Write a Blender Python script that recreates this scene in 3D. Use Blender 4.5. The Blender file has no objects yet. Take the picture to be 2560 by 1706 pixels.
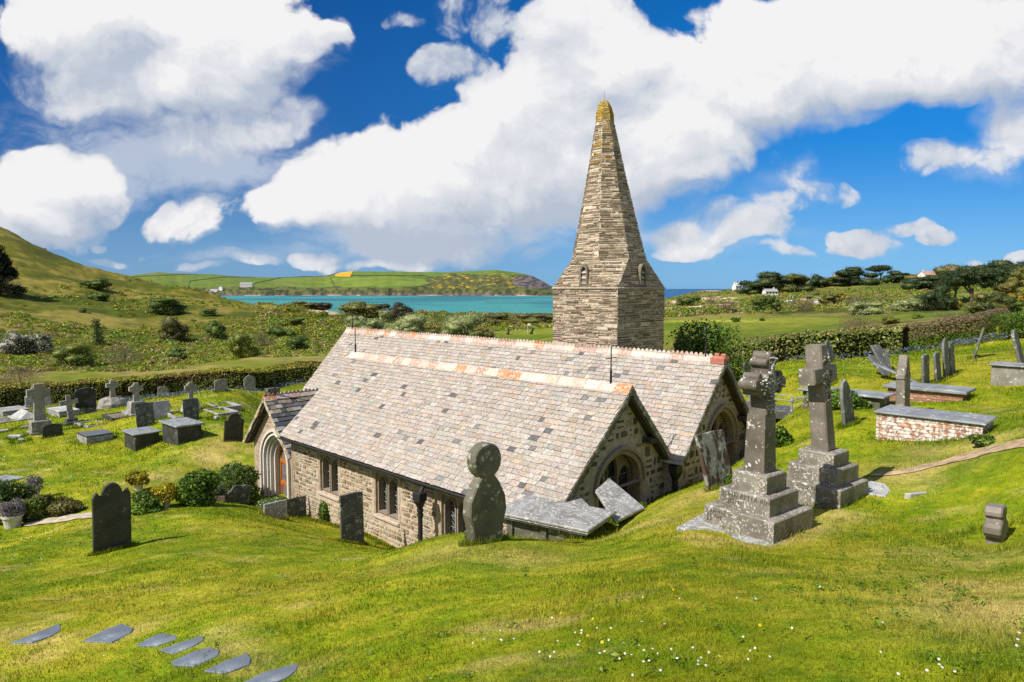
import bpy, bmesh, math, random
import numpy as np
from mathutils import Vector, Matrix
from mathutils.geometry import tessellate_polygon

C = bpy.context.scene
COL = C.collection
R = math.radians

# ------------------------------------------------------------------ camera
F = 2560 * 24 / 36          # focal length in photo pixels
HORIZON = 722
PITCH = math.atan((853 - HORIZON) / F)
cam = bpy.data.cameras.new('camera')
cam.lens = 24
cam.sensor_width = 36
cam.clip_start = 0.1
cam.clip_end = 120000
cam_o = bpy.data.objects.new('camera', cam)
cam_o.location = (0, 0, 0)
cam_o.rotation_euler = (math.pi / 2 - PITCH, 0, 0)
COL.objects.link(cam_o)
C.camera = cam_o

# ------------------------------------------------------------------ sun, exposure
SUN_EL = R(47)
SUN_AZ = math.atan2(-0.85, -0.53)      # compass style, x over y
TO_SUN = Vector((math.sin(SUN_AZ) * math.cos(SUN_EL), math.cos(SUN_AZ) * math.cos(SUN_EL), math.sin(SUN_EL)))
sun = bpy.data.lights.new('sun', 'SUN')
sun.energy = 4.3
sun.angle = R(0.53)
sun.color = (1.0, 0.94, 0.84)
sun_o = bpy.data.objects.new('sun', sun)
sun_o.rotation_euler = (-TO_SUN).to_track_quat('-Z', 'Y').to_euler()
COL.objects.link(sun_o)
C.view_settings.view_transform = 'Standard'
C.view_settings.look = 'None'
C.view_settings.exposure = 0.75
C.view_settings.gamma = 1
C.view_settings.use_curve_mapping = False
C.cycles.max_bounces = 5
C.cycles.diffuse_bounces = 2
C.cycles.glossy_bounces = 2
C.cycles.transmission_bounces = 2
C.cycles.transparent_max_bounces = 6
C.cycles.use_denoising = False

# ------------------------------------------------------------------ world
cosP, sinP = math.cos(PITCH), math.sin(PITCH)
def ray(px, py):
    u = (px - 1280) / F
    v = (853 - py) / F
    y = cosP + v * sinP
    return u / y, (-sinP + v * cosP) / y      # x and z per metre of depth
def pix(x, y, z):
    f = np.maximum(y * cosP - z * sinP, 1e-3)
    up = y * sinP + z * cosP
    return 1280 + F * x / f, 853 - F * up / f

class NT:
    """small helper for writing node expressions"""
    def __init__(s, nt): s.nt = nt; s.k = 0
    def n(s, t, **kw):
        o = s.nt.nodes.new(t)
        s.k += 1; o.location = ((s.k % 30) * 180, -(s.k // 30) * 220)
        for a, b in kw.items(): setattr(o, a, b)
        return o
    def set(s, sock, v):
        if isinstance(v, bpy.types.NodeSocket): s.nt.links.new(v, sock)
        else: sock.default_value = v
    def math(s, op, a, b=0.0, c=0.0, clamp=False):
        o = s.n('ShaderNodeMath', operation=op); o.use_clamp = clamp
        s.set(o.inputs[0], a); s.set(o.inputs[1], b); s.set(o.inputs[2], c)
        return o.outputs[0]
    def vec(s, op, a, b=(0, 0, 0), c=(0, 0, 0)):
        o = s.n('ShaderNodeVectorMath', operation=op)
        s.set(o.inputs[0], a); s.set(o.inputs[1], b)
        if op == 'MULTIPLY_ADD': s.set(o.inputs[2], c)
        return o.outputs['Value'] if op in ('DOT_PRODUCT', 'LENGTH') else o.outputs[0]
    def scale(s, a, f):
        o = s.n('ShaderNodeVectorMath', operation='SCALE'); s.set(o.inputs[0], a); s.set(o.inputs['Scale'], f)
        return o.outputs[0]
    def noise(s, vec, scale, detail=4, rough=0.5, out='Fac', dist=0.0, lac=2.0):
        o = s.n('ShaderNodeTexNoise'); s.set(o.inputs['Vector'], vec)
        o.inputs['Scale'].default_value = scale; o.inputs['Detail'].default_value = detail
        o.inputs['Roughness'].default_value = rough; o.inputs['Distortion'].default_value = dist
        o.inputs['Lacunarity'].default_value = lac
        return o.outputs[out]
    def voro(s, vec, scale, feature='F1', out='Distance', rnd=1.0):
        o = s.n('ShaderNodeTexVoronoi', feature=feature); s.set(o.inputs['Vector'], vec)
        o.inputs['Scale'].default_value = scale; o.inputs['Randomness'].default_value = rnd
        return o.outputs[out]
    def smooth(s, v, lo, hi, a=0.0, b=1.0):
        o = s.n('ShaderNodeMapRange', interpolation_type='SMOOTHSTEP')
        s.set(o.inputs['Value'], v); s.set(o.inputs['From Min'], lo); s.set(o.inputs['From Max'], hi)
        s.set(o.inputs['To Min'], a); s.set(o.inputs['To Max'], b)
        return o.outputs[0]
    def mix(s, f, a, b, mode='MIX'):
        o = s.n('ShaderNodeMix', data_type='RGBA', blend_type=mode)
        s.set(o.inputs[0], f)
        for i, v in ((6, a), (7, b)):
            if isinstance(v, (tuple, list)) and len(v) == 3: v = (*v, 1)
            s.set(o.inputs[i], v)
        return o.outputs[2]
    def xyz(s, v):
        o = s.n('ShaderNodeSeparateXYZ'); s.set(o.inputs[0], v); return o.outputs
    def comb(s, x, y, z):
        o = s.n('ShaderNodeCombineXYZ')
        s.set(o.inputs[0], x); s.set(o.inputs[1], y); s.set(o.inputs[2], z); return o.outputs[0]

# clouds: soft lumps given by their direction (photo pixel of the centre, radii in pixels, weight)
BIG = [(400,90,430,190,1.0),(230,40,240,110,.9),(590,100,130,110,.8),(540,210,170,95,.8),(330,240,210,90,.6),
 (130,470,160,110,.95),(60,520,150,100,.8),(190,420,100,70,.6),(100,570,160,50,.55),
 (480,350,165,62,.6),(640,345,90,50,.38),(640,300,150,70,.3),
 (480,540,125,60,.62),(780,480,150,85,.8),(690,520,110,60,.6),(930,460,230,120,1.0),(1120,420,260,150,1.0),(1300,370,230,190,1.0),
 (1470,420,230,160,.95),(1150,550,300,60,.45),(1300,250,120,110,.9),(1640,430,180,85,.8),(1730,370,150,90,.6),
 (1450,110,170,150,1.0),(1590,210,170,140,.9),(1900,130,230,160,1.0),(2150,110,320,160,1.0),(2430,120,280,140,1.0),
 (2040,250,230,80,.6),(1830,270,170,100,.6),(2300,190,260,90,.6),(1650,320,160,90,.7)]
SMALL = [(1130,165,95,48,.6),(1125,30,42,45,.32),(1230,55,45,45,.28),(1000,52,40,14,.3),(760,95,60,50,.4),(820,90,40,26,.4),
 (2350,402,85,32,.6),(2480,410,90,38,.35),(2550,285,60,70,.4),(2530,340,60,30,.35),
 (1690,592,60,32,.7),(1785,570,95,52,.6),(1880,590,70,30,.45),(1720,632,80,16,.5),(1900,560,70,34,.4),(1950,628,60,14,.4),
 (2145,588,70,26,.75),(2100,610,40,12,.3),(2345,580,50,20,.6),(2430,642,34,10,.5),(2550,640,30,14,.4),(1985,410,50,55,.28),(2060,470,60,22,.3),(1940,500,70,22,.2),(2270,555,60,14,.3),
 (960,590,60,40,.5),(1000,610,110,36,.45),(1150,605,180,34,.45),(1060,640,120,20,.4),(1330,640,34,16,.5),(1000,664,90,11,.5),(1040,660,24,20,.5),
 (830,655,34,22,.5),(760,655,42,16,.4),(640,655,40,14,.25),(180,612,40,12,.3),(255,600,14,10,.4),(390,622,50,10,.3),(300,640,60,10,.2),(520,668,50,9,.3),(900,665,50,9,.4),(560,640,70,12,.2)]

w = bpy.data.worlds.new('World')
C.world = w
w.use_nodes = True
w.cycles.sampling_method = 'MANUAL'
w.cycles.sample_map_resolution = 512
g = NT(w.node_tree)
for n_ in list(w.node_tree.nodes): w.node_tree.nodes.remove(n_)
sky = g.n('ShaderNodeTexSky', sky_type='NISHITA')
sky.sun_disc = False
sky.sun_elevation = SUN_EL
sky.sun_rotation = SUN_AZ % (2 * math.pi)
sky.air_density = 1.0
sky.dust_density = 0.3
sky.ozone_density = 2.5
hs = g.n('ShaderNodeHueSaturation')
hs.inputs['Saturation'].default_value = 1.45
hs.inputs['Value'].default_value = 1.0
g.nt.links.new(sky.outputs[0], hs.inputs['Color'])
tc = g.n('ShaderNodeTexCoord').outputs['Generated']
dx, dy, dz = g.xyz(tc)
yy = g.math('MAXIMUM', dy, 0.08)
P0 = g.comb(g.math('DIVIDE', dx, yy), g.math('DIVIDE', dz, yy), 0.0)
wn = g.vec('SUBTRACT', g.noise(P0, 5.0, 4, 0.55, 'Color'), (0.5, 0.5, 0.5))
P1 = g.vec('MULTIPLY_ADD', wn, (0.13, 0.10, 0.0), P0)
def blobs(Pv, lst, mul):
    tot = None
    for (px, py, rx, ry, wt) in lst:
        cx, cz = ray(px, py)
        sx, sz = F / rx * mul, F / ry * mul
        v = g.vec('MULTIPLY_ADD', Pv, (sx, sz, 0), (-cx * sx, -cz * sz, 0))
        d = g.vec('DOT_PRODUCT', v, v)
        e = g.math('MAXIMUM', g.math('MULTIPLY_ADD', d, -wt, wt), 0.0)
        tot = e if tot is None else g.math('ADD', tot, e)
    return tot
Draw = blobs(P1, BIG, 0.92)
D = g.math('ADD', g.math('MINIMUM', Draw, 1.15), blobs(P1, SMALL, 0.70))
def billow(Pv):
    o = g.n('ShaderNodeTexVoronoi', feature='F1'); o.normalize = True
    g.set(o.inputs['Vector'], g.vec('MULTIPLY', Pv, (1, 1.15, 1))); o.inputs['Scale'].default_value = 13.0
    o.inputs['Detail'].default_value = 3.0; o.inputs['Roughness'].default_value = 0.55; o.inputs['Lacunarity'].default_value = 2.3
    v = g.math('MULTIPLY_ADD', o.outputs['Distance'], -1.25, 0.92)
    return g.math('MULTIPLY_ADD', g.noise(Pv, 7.0, 10, 0.58), 0.60, g.math('MULTIPLY', v, 0.46))
f1 = billow(P1)
f2 = billow(g.vec('ADD', P1, (-0.010, 0.017, 0)))
gate = g.smooth(D, 0.0, 0.12)
Dn = g.math('MULTIPLY_ADD', g.math('SUBTRACT', f1, 0.5), 2.7, D)
# above a point on the side of the sun: more cloud there means a shaded base, less means a lit top
Dc = blobs(g.vec('ADD', P1, (-0.012, 0.055, 0)), BIG, 0.92)
diff = g.math('SUBTRACT', g.math('MINIMUM', Dc, 1.7), g.math('MINIMUM', Draw, 1.7))
base = g.smooth(diff, -0.12, 0.30)
hard_a = g.smooth(Dn, 0.20, 0.50); soft_a = g.smooth(Dn, 0.02, 0.95)
alpha = g.math('MULTIPLY', g.math('MULTIPLY_ADD', base, g.math('SUBTRACT', soft_a, hard_a), hard_a), gate)
VEIL = [(140,330,300,110,.75),(380,425,420,90,.85),(650,370,170,90,.6),(2470,415,170,55,.7),(2550,300,110,90,.8),(1220,560,430,95,.8),(980,600,300,60,.5),(1780,600,250,55,.7),(1950,470,130,60,.4),(2150,590,160,40,.4),(700,640,300,30,.4)]
vd = g.math('MULTIPLY', blobs(P1, VEIL, 0.9), g.smooth(g.noise(g.vec('MULTIPLY', P1, (1.0, 1.9, 1)), 5.0, 8, 0.6), 0.34, 0.70))
veil = g.math('MULTIPLY', g.smooth(vd, 0.0, 0.75), 0.72)
low = g.math('MULTIPLY', g.math('SUBTRACT', g.noise(g.vec('ADD', P1, (2.3, 1.7, 0)), 3.2, 5, 0.5), 0.45), 1.9)
puff = g.math('MULTIPLY', g.math('SUBTRACT', f2, f1), 2.6)
thin = g.smooth(Dn, 0.75, 0.25, 0.0, 0.18)
shade = g.math('ADD', g.math('MULTIPLY_ADD', diff, 0.85, 0.36), g.math('ADD', low, g.math('ADD', puff, thin)))
ccol = g.mix(g.smooth(shade, 0.0, 0.5), (5.35, 5.32, 5.38), (4.35, 4.48, 4.75))
ccol = g.mix(g.smooth(shade, 0.4, 1.2), ccol, (2.8, 3.2, 3.85))
skyt = g.mix(1.0, hs.outputs[0], (0.62, 0.80, 0.98), 'MULTIPLY')
# the deep clean blue of a polarised coastal sky: pale at the horizon, darkest high on the side away from the sea
ux, vz, _z = g.xyz(P0)
el = g.math('MAXIMUM', vz, 0.0)
hor = g.mix(g.smooth(ux, -0.5, 0.7), (0.80, 1.85, 3.5), (0.85, 2.6, 4.9))
hi = g.mix(g.smooth(ux, -0.4, 0.6), (0.07, 0.58, 2.0), (0.03, 1.35, 4.1))
top = g.mix(g.smooth(ux, -0.4, 0.6), (0.03, 0.40, 1.6), (0.02, 0.75, 2.6))
grad = g.mix(g.smooth(el, 0.0, 0.24), hor, hi)
grad = g.mix(g.smooth(el, 0.22, 0.50), grad, top)
skyt = g.mix(0.86, skyt, grad)
final = g.mix(alpha, g.mix(veil, skyt, (3.7, 4.05, 4.6)), ccol)
# broken cloud added to the unseen sky behind the viewer, brightening shaded sides
back = g.math('MULTIPLY', g.smooth(g.noise(tc, 2.6, 6, 0.6), 0.40, 0.60), g.math('MULTIPLY', g.smooth(dy, 0.22, -0.05), g.smooth(dz, 0.0, 0.1)))
final = g.mix(back, final, (4.6, 4.6, 4.75))
bg = g.n('ShaderNodeBackground')
g.nt.links.new(final, bg.inputs['Color'])
bg.inputs['Strength'].default_value = 0.10
wo = g.n('ShaderNodeOutputWorld')
g.nt.links.new(bg.outputs[0], wo.inputs['Surface'])

# ------------------------------------------------------------------ helpers
def tag(o, label, cat, group=None, kind=None):
    if label: o['label'] = label
    if cat: o['category'] = cat
    if group: o['group'] = group
    if kind: o['kind'] = kind
    return o
def empty(name, loc=(0, 0, 0), rot=(0, 0, 0)):
    o = bpy.data.objects.new(name, None)
    o.location = loc; o.rotation_euler = rot; o.empty_display_size = 0.2
    COL.objects.link(o)
    return o
def link_mesh(name, me, mat, parent=None):
    o = bpy.data.objects.new(name, me)
    if mat is not None and len(me.materials) == 0: me.materials.append(mat)
    COL.objects.link(o)
    if parent is not None: o.parent = parent
    return o
class MB:
    def __init__(s): s.v = []; s.f = []; s.c = []; s.m = Matrix.Identity(4)
    def add(s, vs, fs, col=(1, 1, 1)):
        b = len(s.v)
        M = s.m
        for p in vs:
            q = M @ Vector(p); s.v.append((q.x, q.y, q.z))
        for f in fs:
            s.f.append([i + b for i in f]); s.c.append(col)
    def box(s, lo, hi, col=(1, 1, 1), ch=0.0):
        x0, y0, z0 = lo; x1, y1, z1 = hi
        if ch <= 0:
            s.add([(x0,y0,z0),(x1,y0,z0),(x1,y1,z0),(x0,y1,z0),(x0,y0,z1),(x1,y0,z1),(x1,y1,z1),(x0,y1,z1)],
                  [(3,2,1,0),(4,5,6,7),(0,1,5,4),(1,2,6,5),(2,3,7,6),(3,0,4,7)], col)
        else:
            s.prism([(x0,y0),(x1,y0),(x1,y1),(x0,y1)], z0, z1, col, ch)
    def prism(s, poly, z0, z1, col=(1, 1, 1), ch=0.0, both=False):
        """poly counter-clockwise in xy, raised from z0 to z1; ch chamfers the top rim (and the bottom with both)"""
        n = len(poly)
        rings = []
        ins = inset(poly, ch) if ch > 0 else None
        if ch > 0 and both: rings += [[(x, y, z0) for x, y in ins], [(x, y, z0 + ch) for x, y in poly]]
        else: rings.append([(x, y, z0) for x, y in poly])
        if ch > 0: rings += [[(x, y, z1 - ch) for x, y in poly], [(x, y, z1) for x, y in ins]]
        else: rings.append([(x, y, z1) for x, y in poly])
        vs = [p for r in rings for p in r]
        fs = [list(range(n))[::-1], [len(vs) - n + i for i in range(n)]]
        for k in range(len(rings) - 1):
            for i in range(n):
                j = (i + 1) % n
                fs.append((k*n+i, k*n+j, (k+1)*n+j, (k+1)*n+i))
        s.add(vs, fs, col)
    def frustum(s, r0, z0, r1, z1, n=16, col=(1, 1, 1), c0=(0, 0), c1=(0, 0), rot=0.0, caps=True):
        a = [2*math.pi*i/n + rot for i in range(n)]
        vs = [(c0[0]+r0*math.cos(t), c0[1]+r0*math.sin(t), z0) for t in a] + [(c1[0]+r1*math.cos(t), c1[1]+r1*math.sin(t), z1) for t in a]
        fs = [(i, (i+1) % n, n+(i+1) % n, n+i) for i in range(n)]
        if caps: fs += [list(range(n))[::-1], list(range(n, 2*n))]
        s.add(vs, fs, col)
    def tube(s, p, q, r0, r1=None, n=8, col=(1, 1, 1)):
        p, q = Vector(p), Vector(q)
        r1 = r0 if r1 is None else r1
        d = q - p
        M = Matrix.Translation(p) @ d.to_track_quat('Z', 'Y').to_matrix().to_4x4()
        old = s.m; s.m = old @ M
        s.frustum(r0, 0, r1, d.length, n, col); s.m = old
    def lathe(s, prof, n=20, col=(1, 1, 1)):
        vs = []; fs = []
        for r, z in prof:
            vs += [(r*math.cos(2*math.pi*i/n), r*math.sin(2*math.pi*i/n), z) for i in range(n)]
        for k in range(len(prof)-1):
            for i in range(n):
                j = (i+1) % n
                fs.append((k*n+i, k*n+j, (k+1)*n+j, (k+1)*n+i))
        s.add(vs, fs, col)
    def holed(s, outer, holes, z0, z1, col=(1, 1, 1)):
        """flat plate in xy with holes, from z0 to z1"""
        loops = [[Vector((x, y, 0)) for x, y in outer]] + [[Vector((x, y, 0)) for x, y in h] for h in holes]
        tris = tessellate_polygon(loops)
        flat = [p for l in loops for p in l]
        n = len(flat)
        vs = [(p.x, p.y, z0) for p in flat] + [(p.x, p.y, z1) for p in flat]
        fs = []
        for t in tris:
            a, b, c = (flat[i] for i in t)
            ar = (b.x-a.x)*(c.y-a.y)-(b.y-a.y)*(c.x-a.x)
            t = list(t) if ar > 0 else list(t)[::-1]
            fs.append([i+n for i in t]); fs.append(t[::-1])
        k = 0
        for li, l in enumerate(loops):
            m = len(l)
            ar = sum(l[i].x*l[(i+1) % m].y-l[(i+1) % m].x*l[i].y for i in range(m))
            fwd = (ar > 0) == (li == 0)
            for i in range(m):
                j = (i+1) % m
                f = (k+i, k+j, n+k+j, n+k+i)
                fs.append(f if fwd else f[::-1])
            k += m
        s.add(vs, fs, col)
    def build(s, name, mat, parent=None, smooth=False, bevel=0):
        me = bpy.data.meshes.new(name)
        me.from_pydata(s.v, [], s.f)
        a = me.attributes.new('col', 'FLOAT_COLOR', 'FACE')
        a.data.foreach_set('color', np.array([(*c[:3], 1.0) for c in s.c], dtype=np.float32).ravel())
        if smooth: me.polygons.foreach_set('use_smooth', [True]*len(me.polygons))
        me.update()
        return link_mesh(name, me, mat, parent)
def inset(poly, d):
    n = len(poly); out = []
    for i in range(n):
        p0, p, p1 = Vector(poly[i-1]), Vector(poly[i]), Vector(poly[(i+1) % n])
        a = (p - p0); b = (p1 - p)
        if a.length < 1e-6 or b.length < 1e-6: out.append((p.x, p.y)); continue
        a.normalize(); b.normalize()
        na = Vector((-a.y, a.x)); nb = Vector((-b.y, b.x))
        m = na + nb
        if m.length < 1e-4: m = na
        m = m / max(m.dot(na), 0.45) if m.length > 0 else m
        if m.length > 2.2: m = m.normalized()*2.2
        q = p + m*d
        out.append((q.x, q.y))
    return out
def frame(O, X, Y, Z):
    """matrix whose columns are the given axes"""
    X, Y, Z, O = Vector(X), Vector(Y), Vector(Z), Vector(O)
    return Matrix(((X.x, Y.x, Z.x, O.x), (X.y, Y.y, Z.y, O.y), (X.z, Y.z, Z.z, O.z), (0, 0, 0, 1)))
def arch(cx, hw, z0, zs, za, n=7):
    """pointed arch outline: counter-clockwise, from bottom left; zs springing, za apex"""
    pts = [(cx-hw, z0), (cx+hw, z0)]
    h = za - zs
    for i in range(n+1):                      # right side, springing up to apex
        t = i/n
        ang = t*math.pi/2*0.86
        pts.append((cx+hw*(1-(1-math.cos(ang))/(1-math.cos(math.pi/2*0.86))), zs+h*math.sin(ang)/math.sin(math.pi/2*0.86)))
    for i in range(n-1, -1, -1):
        x, z = pts[2+i]
        pts.append((2*cx-x, z))
    return pts
def inside(poly, x, y):
    c = False; n = len(poly)
    for i in range(n):
        x0, y0 = poly[i-1]; x1, y1 = poly[i]
        if (y0 > y) != (y1 > y) and x < (x1-x0)*(y-y0)/(y1-y0)+x0: c = not c
    return c

# value noise, vectorised
def vnoise(x, y, seed=0):
    x = np.asarray(x, float); y = np.asarray(y, float)
    xi = np.floor(x).astype(np.int64); yi = np.floor(y).astype(np.int64)
    fx = x-xi; fy = y-yi
    fx = fx*fx*(3-2*fx); fy = fy*fy*(3-2*fy)
    def h(a, b):
        n = (a*374761393+b*668265263+seed*974634521) & 0xffffffff
        n = ((n ^ (n >> 13))*1274126177) & 0xffffffff
        n = (n ^ (n >> 16)) & 0xffffffff
        return n/4294967295.0
    return (h(xi, yi)*(1-fx)+h(xi+1, yi)*fx)*(1-fy)+(h(xi, yi+1)*(1-fx)+h(xi+1, yi+1)*fx)*fy
def fbm(x, y, oct=4, seed=0, rough=0.5):
    t = 0; a = 1; s = 0
    for k in range(oct):
        t = t+a*vnoise(x*2**k+17.3*k, y*2**k-9.1*k, seed+k); s += a; a *= rough
    return t/s
def sstep(v, lo, hi):
    t = np.clip((v-lo)/(hi-lo), 0, 1)
    return t*t*(3-2*t)
def lerp(a, b, t):
    return a+(b-a)*t
def poly_mesh(name, verts, quads, cols, mat, parent=None, dom='POINT', smooth=False, n_side=4):
    """fast numpy mesh: verts (n,3), quads (m,n_side), cols per point or face"""
    me = bpy.data.meshes.new(name)
    me.vertices.add(len(verts)); me.vertices.foreach_set('co', np.asarray(verts, np.float32).ravel())
    q = np.asarray(quads, np.int32)
    me.loops.add(q.size); me.loops.foreach_set('vertex_index', q.ravel())
    me.polygons.add(len(q)); me.polygons.foreach_set('loop_start', np.arange(0, q.size, n_side, dtype=np.int32))
    me.update(calc_edges=True)
    a = me.attributes.new('col', 'FLOAT_COLOR', dom)
    cc = np.ones((len(cols), 4), np.float32); cc[:, :3] = cols
    a.data.foreach_set('color', cc.ravel())
    if smooth: me.polygons.foreach_set('use_smooth', np.ones(len(q), bool))
    return link_mesh(name, me, mat, parent)

# ------------------------------------------------------------------ materials
def new_mat(name):
    m = bpy.data.materials.new(name); m.use_nodes = True
    nt = m.node_tree
    b = nt.nodes['Principled BSDF']
    return m, NT(nt), b
def spec(b, rough, s=0.3):
    b.inputs['Roughness'].default_value = rough
    b.inputs['Specular IOR Level'].default_value = s
def bump(g, b, h, strength=0.5, dist=0.01):
    o = g.n('ShaderNodeBump'); o.inputs['Strength'].default_value = strength; o.inputs['Distance'].default_value = dist
    g.set(o.inputs['Height'], h); g.nt.links.new(o.outputs[0], b.inputs['Normal'])
def attr(g, name='col'):
    return g.n('ShaderNodeAttribute', attribute_name=name).outputs['Color']
def coords(g, kind='Object'):
    return g.n('ShaderNodeTexCoord').outputs[kind]
def pos(g):
    return g.n('ShaderNodeNewGeometry').outputs['Position']
def stone_mat(name, base, dark, light=(.42, .42, .39), amount=0.45, scale=9.0, yellow=0.0, gloss=0.6, streak=0.0, side=0.0, scab=None):
    """weathered stone: two-tone mottling, pale lichen rosettes, a little yellow lichen"""
    m, g, b = new_mat(name)
    p = coords(g)
    n1 = g.noise(p, 2.3, 6, 0.62); n2 = g.noise(p, 26, 4, 0.6); n3 = g.noise(p, 7, 5, 0.6, dist=0.6)
    c = g.mix(g.smooth(n1, 0.36, 0.66), dark, base)
    c = g.mix(g.smooth(n2, 0.35, 0.75, 0, 0.6), c, tuple(0.55*x for x in base))
    lv = g.voro(g.vec('MULTIPLY_ADD', g.noise(p, 5, 3, 0.5, 'Color'), (.25, .25, .25), p), scale)
    ln = g.noise(p, scale*0.42, 6, 0.68)
    lich = g.math('MULTIPLY', g.smooth(lv, 0.48, 0.36), g.smooth(ln, 0.62-amount*0.35, 0.70-amount*0.35))
    lich2 = g.smooth(g.noise(p, scale*1.4, 7, 0.7), 0.70-amount*0.22, 0.76-amount*0.22)
    lich = g.math('MAXIMUM', lich, g.math('MULTIPLY', lich2, 0.8))
    if side > 0:      # lichen thicker on one side and the tops; also paints sunlit faces paler
        nx, ny, nz_ = g.xyz(coords(g, 'Normal'))
        f = g.math('MAXIMUM', g.smooth(nx, -.2, -.8), g.smooth(nz_, .3, .8, 0, .7))
        lich = g.math('MULTIPLY', lich, g.math('MULTIPLY_ADD', f, side, 1-side))
    c = g.mix(lich, c, light)
    if scab:
        sc_ = g.noise(g.vec('MULTIPLY', g.vec('ADD', p, (4.3, 2.2, 7.7)), (1, 1, .55)), 4.6, 7, 0.7)
        c = g.mix(g.smooth(sc_, .485, .525), c, scab)
    if yellow > 0:
        yl = g.smooth(g.noise(g.vec('ADD', p, (3.7, 1.1, 9.2)), scale*0.5, 6, 0.7), 0.80-yellow*0.3, 0.84-yellow*0.3)
        c = g.mix(yl, c, (.42, .22, .015))
    if streak > 0:
        st = g.noise(g.vec('MULTIPLY', p, (9, 9, 0.8)), 2.5, 4, 0.6)
        c = g.mix(g.smooth(st, 0.5, 0.75, 0, streak), c, dark)
    g.set(b.inputs['Base Color'], c)
    spec(b, gloss, 0.3)
    bump(g, b, g.math('ADD', g.math('MULTIPLY', n2, 0.6), g.math('MULTIPLY', lich, 0.5)), 0.5, 0.006)
    return m
def col_mat(name, rough=0.8, noise_amt=0.35, scale=14, bmp=0.4, dist=0.008, lichen=None, lich_scale=10, lich_cut=0.6, sp=0.25, kind='Object'):
    """per-face colour from the mesh, broken up by noise"""
    m, g, b = new_mat(name)
    p = coords(g, kind)
    c = attr(g)
    n = g.noise(p, scale, 6, 0.65)
    k = g.smooth(n, 0.25, 0.75, 1-noise_amt, 1+noise_amt)
    c = g.vec('MULTIPLY', c, g.comb(k, k, k))
    if lichen:
        l = g.smooth(g.noise(p, lich_scale, 7, 0.7), lich_cut, lich_cut+0.06)
        c = g.mix(l, c, lichen)
    g.set(b.inputs['Base Color'], c)
    spec(b, rough, sp)
    bump(g, b, n, bmp, dist)
    return m
def leaf_mat(name, trans=0.35, rough=0.5, sp=0.3):
    m, g, b = new_mat(name)
    c = attr(g)
    g.set(b.inputs['Base Color'], c); spec(b, rough, sp)
    t = g.n('ShaderNodeBsdfTranslucent'); g.set(t.inputs['Color'], c)
    mx = g.n('ShaderNodeMixShader'); mx.inputs[0].default_value = trans
    g.nt.links.new(b.outputs[0], mx.inputs[1]); g.nt.links.new(t.outputs[0], mx.inputs[2])
    out = [n for n in g.nt.nodes if n.type == 'OUTPUT_MATERIAL'][0]
    g.nt.links.new(mx.outputs[0], out.inputs['Surface'])
    return m
def plain(name, col, rough=0.6, sp=0.3, metal=0.0, var=0.15, scale=12):
    m, g, b = new_mat(name)
    n = g.noise(coords(g), scale, 4, 0.6)
    g.set(b.inputs['Base Color'], g.mix(g.smooth(n, .3, .7), tuple(x*(1-var) for x in col), tuple(min(1, x*(1+var)) for x in col)))
    spec(b, rough, sp); b.inputs['Metallic'].default_value = metal
    bump(g, b, n, 0.15, 0.003)
    return m
M_leaf = leaf_mat('leaves')
M_grass = leaf_mat('grass_blades', 0.4, 0.6, 0.2)
M_iron = plain('wrought_iron', (.018, .018, .02), 0.5, 0.4)
M_bark = plain('bark', (.10, .075, .055), 0.9, 0.1, var=0.5)
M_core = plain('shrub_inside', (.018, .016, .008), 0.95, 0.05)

# ------------------------------------------------------------------ church axes (used by the ground as well)
PH = R(45.3)
D1 = Vector((-math.sin(PH), math.cos(PH), 0))      # along the ridges, away from the viewer
D2 = Vector((math.cos(PH), math.sin(PH), 0))       # across the ridges, away to the right
def AB(a, b, z=0.0):
    p = D1*a + D2*b
    return Vector((p.x, p.y, z))

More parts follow.
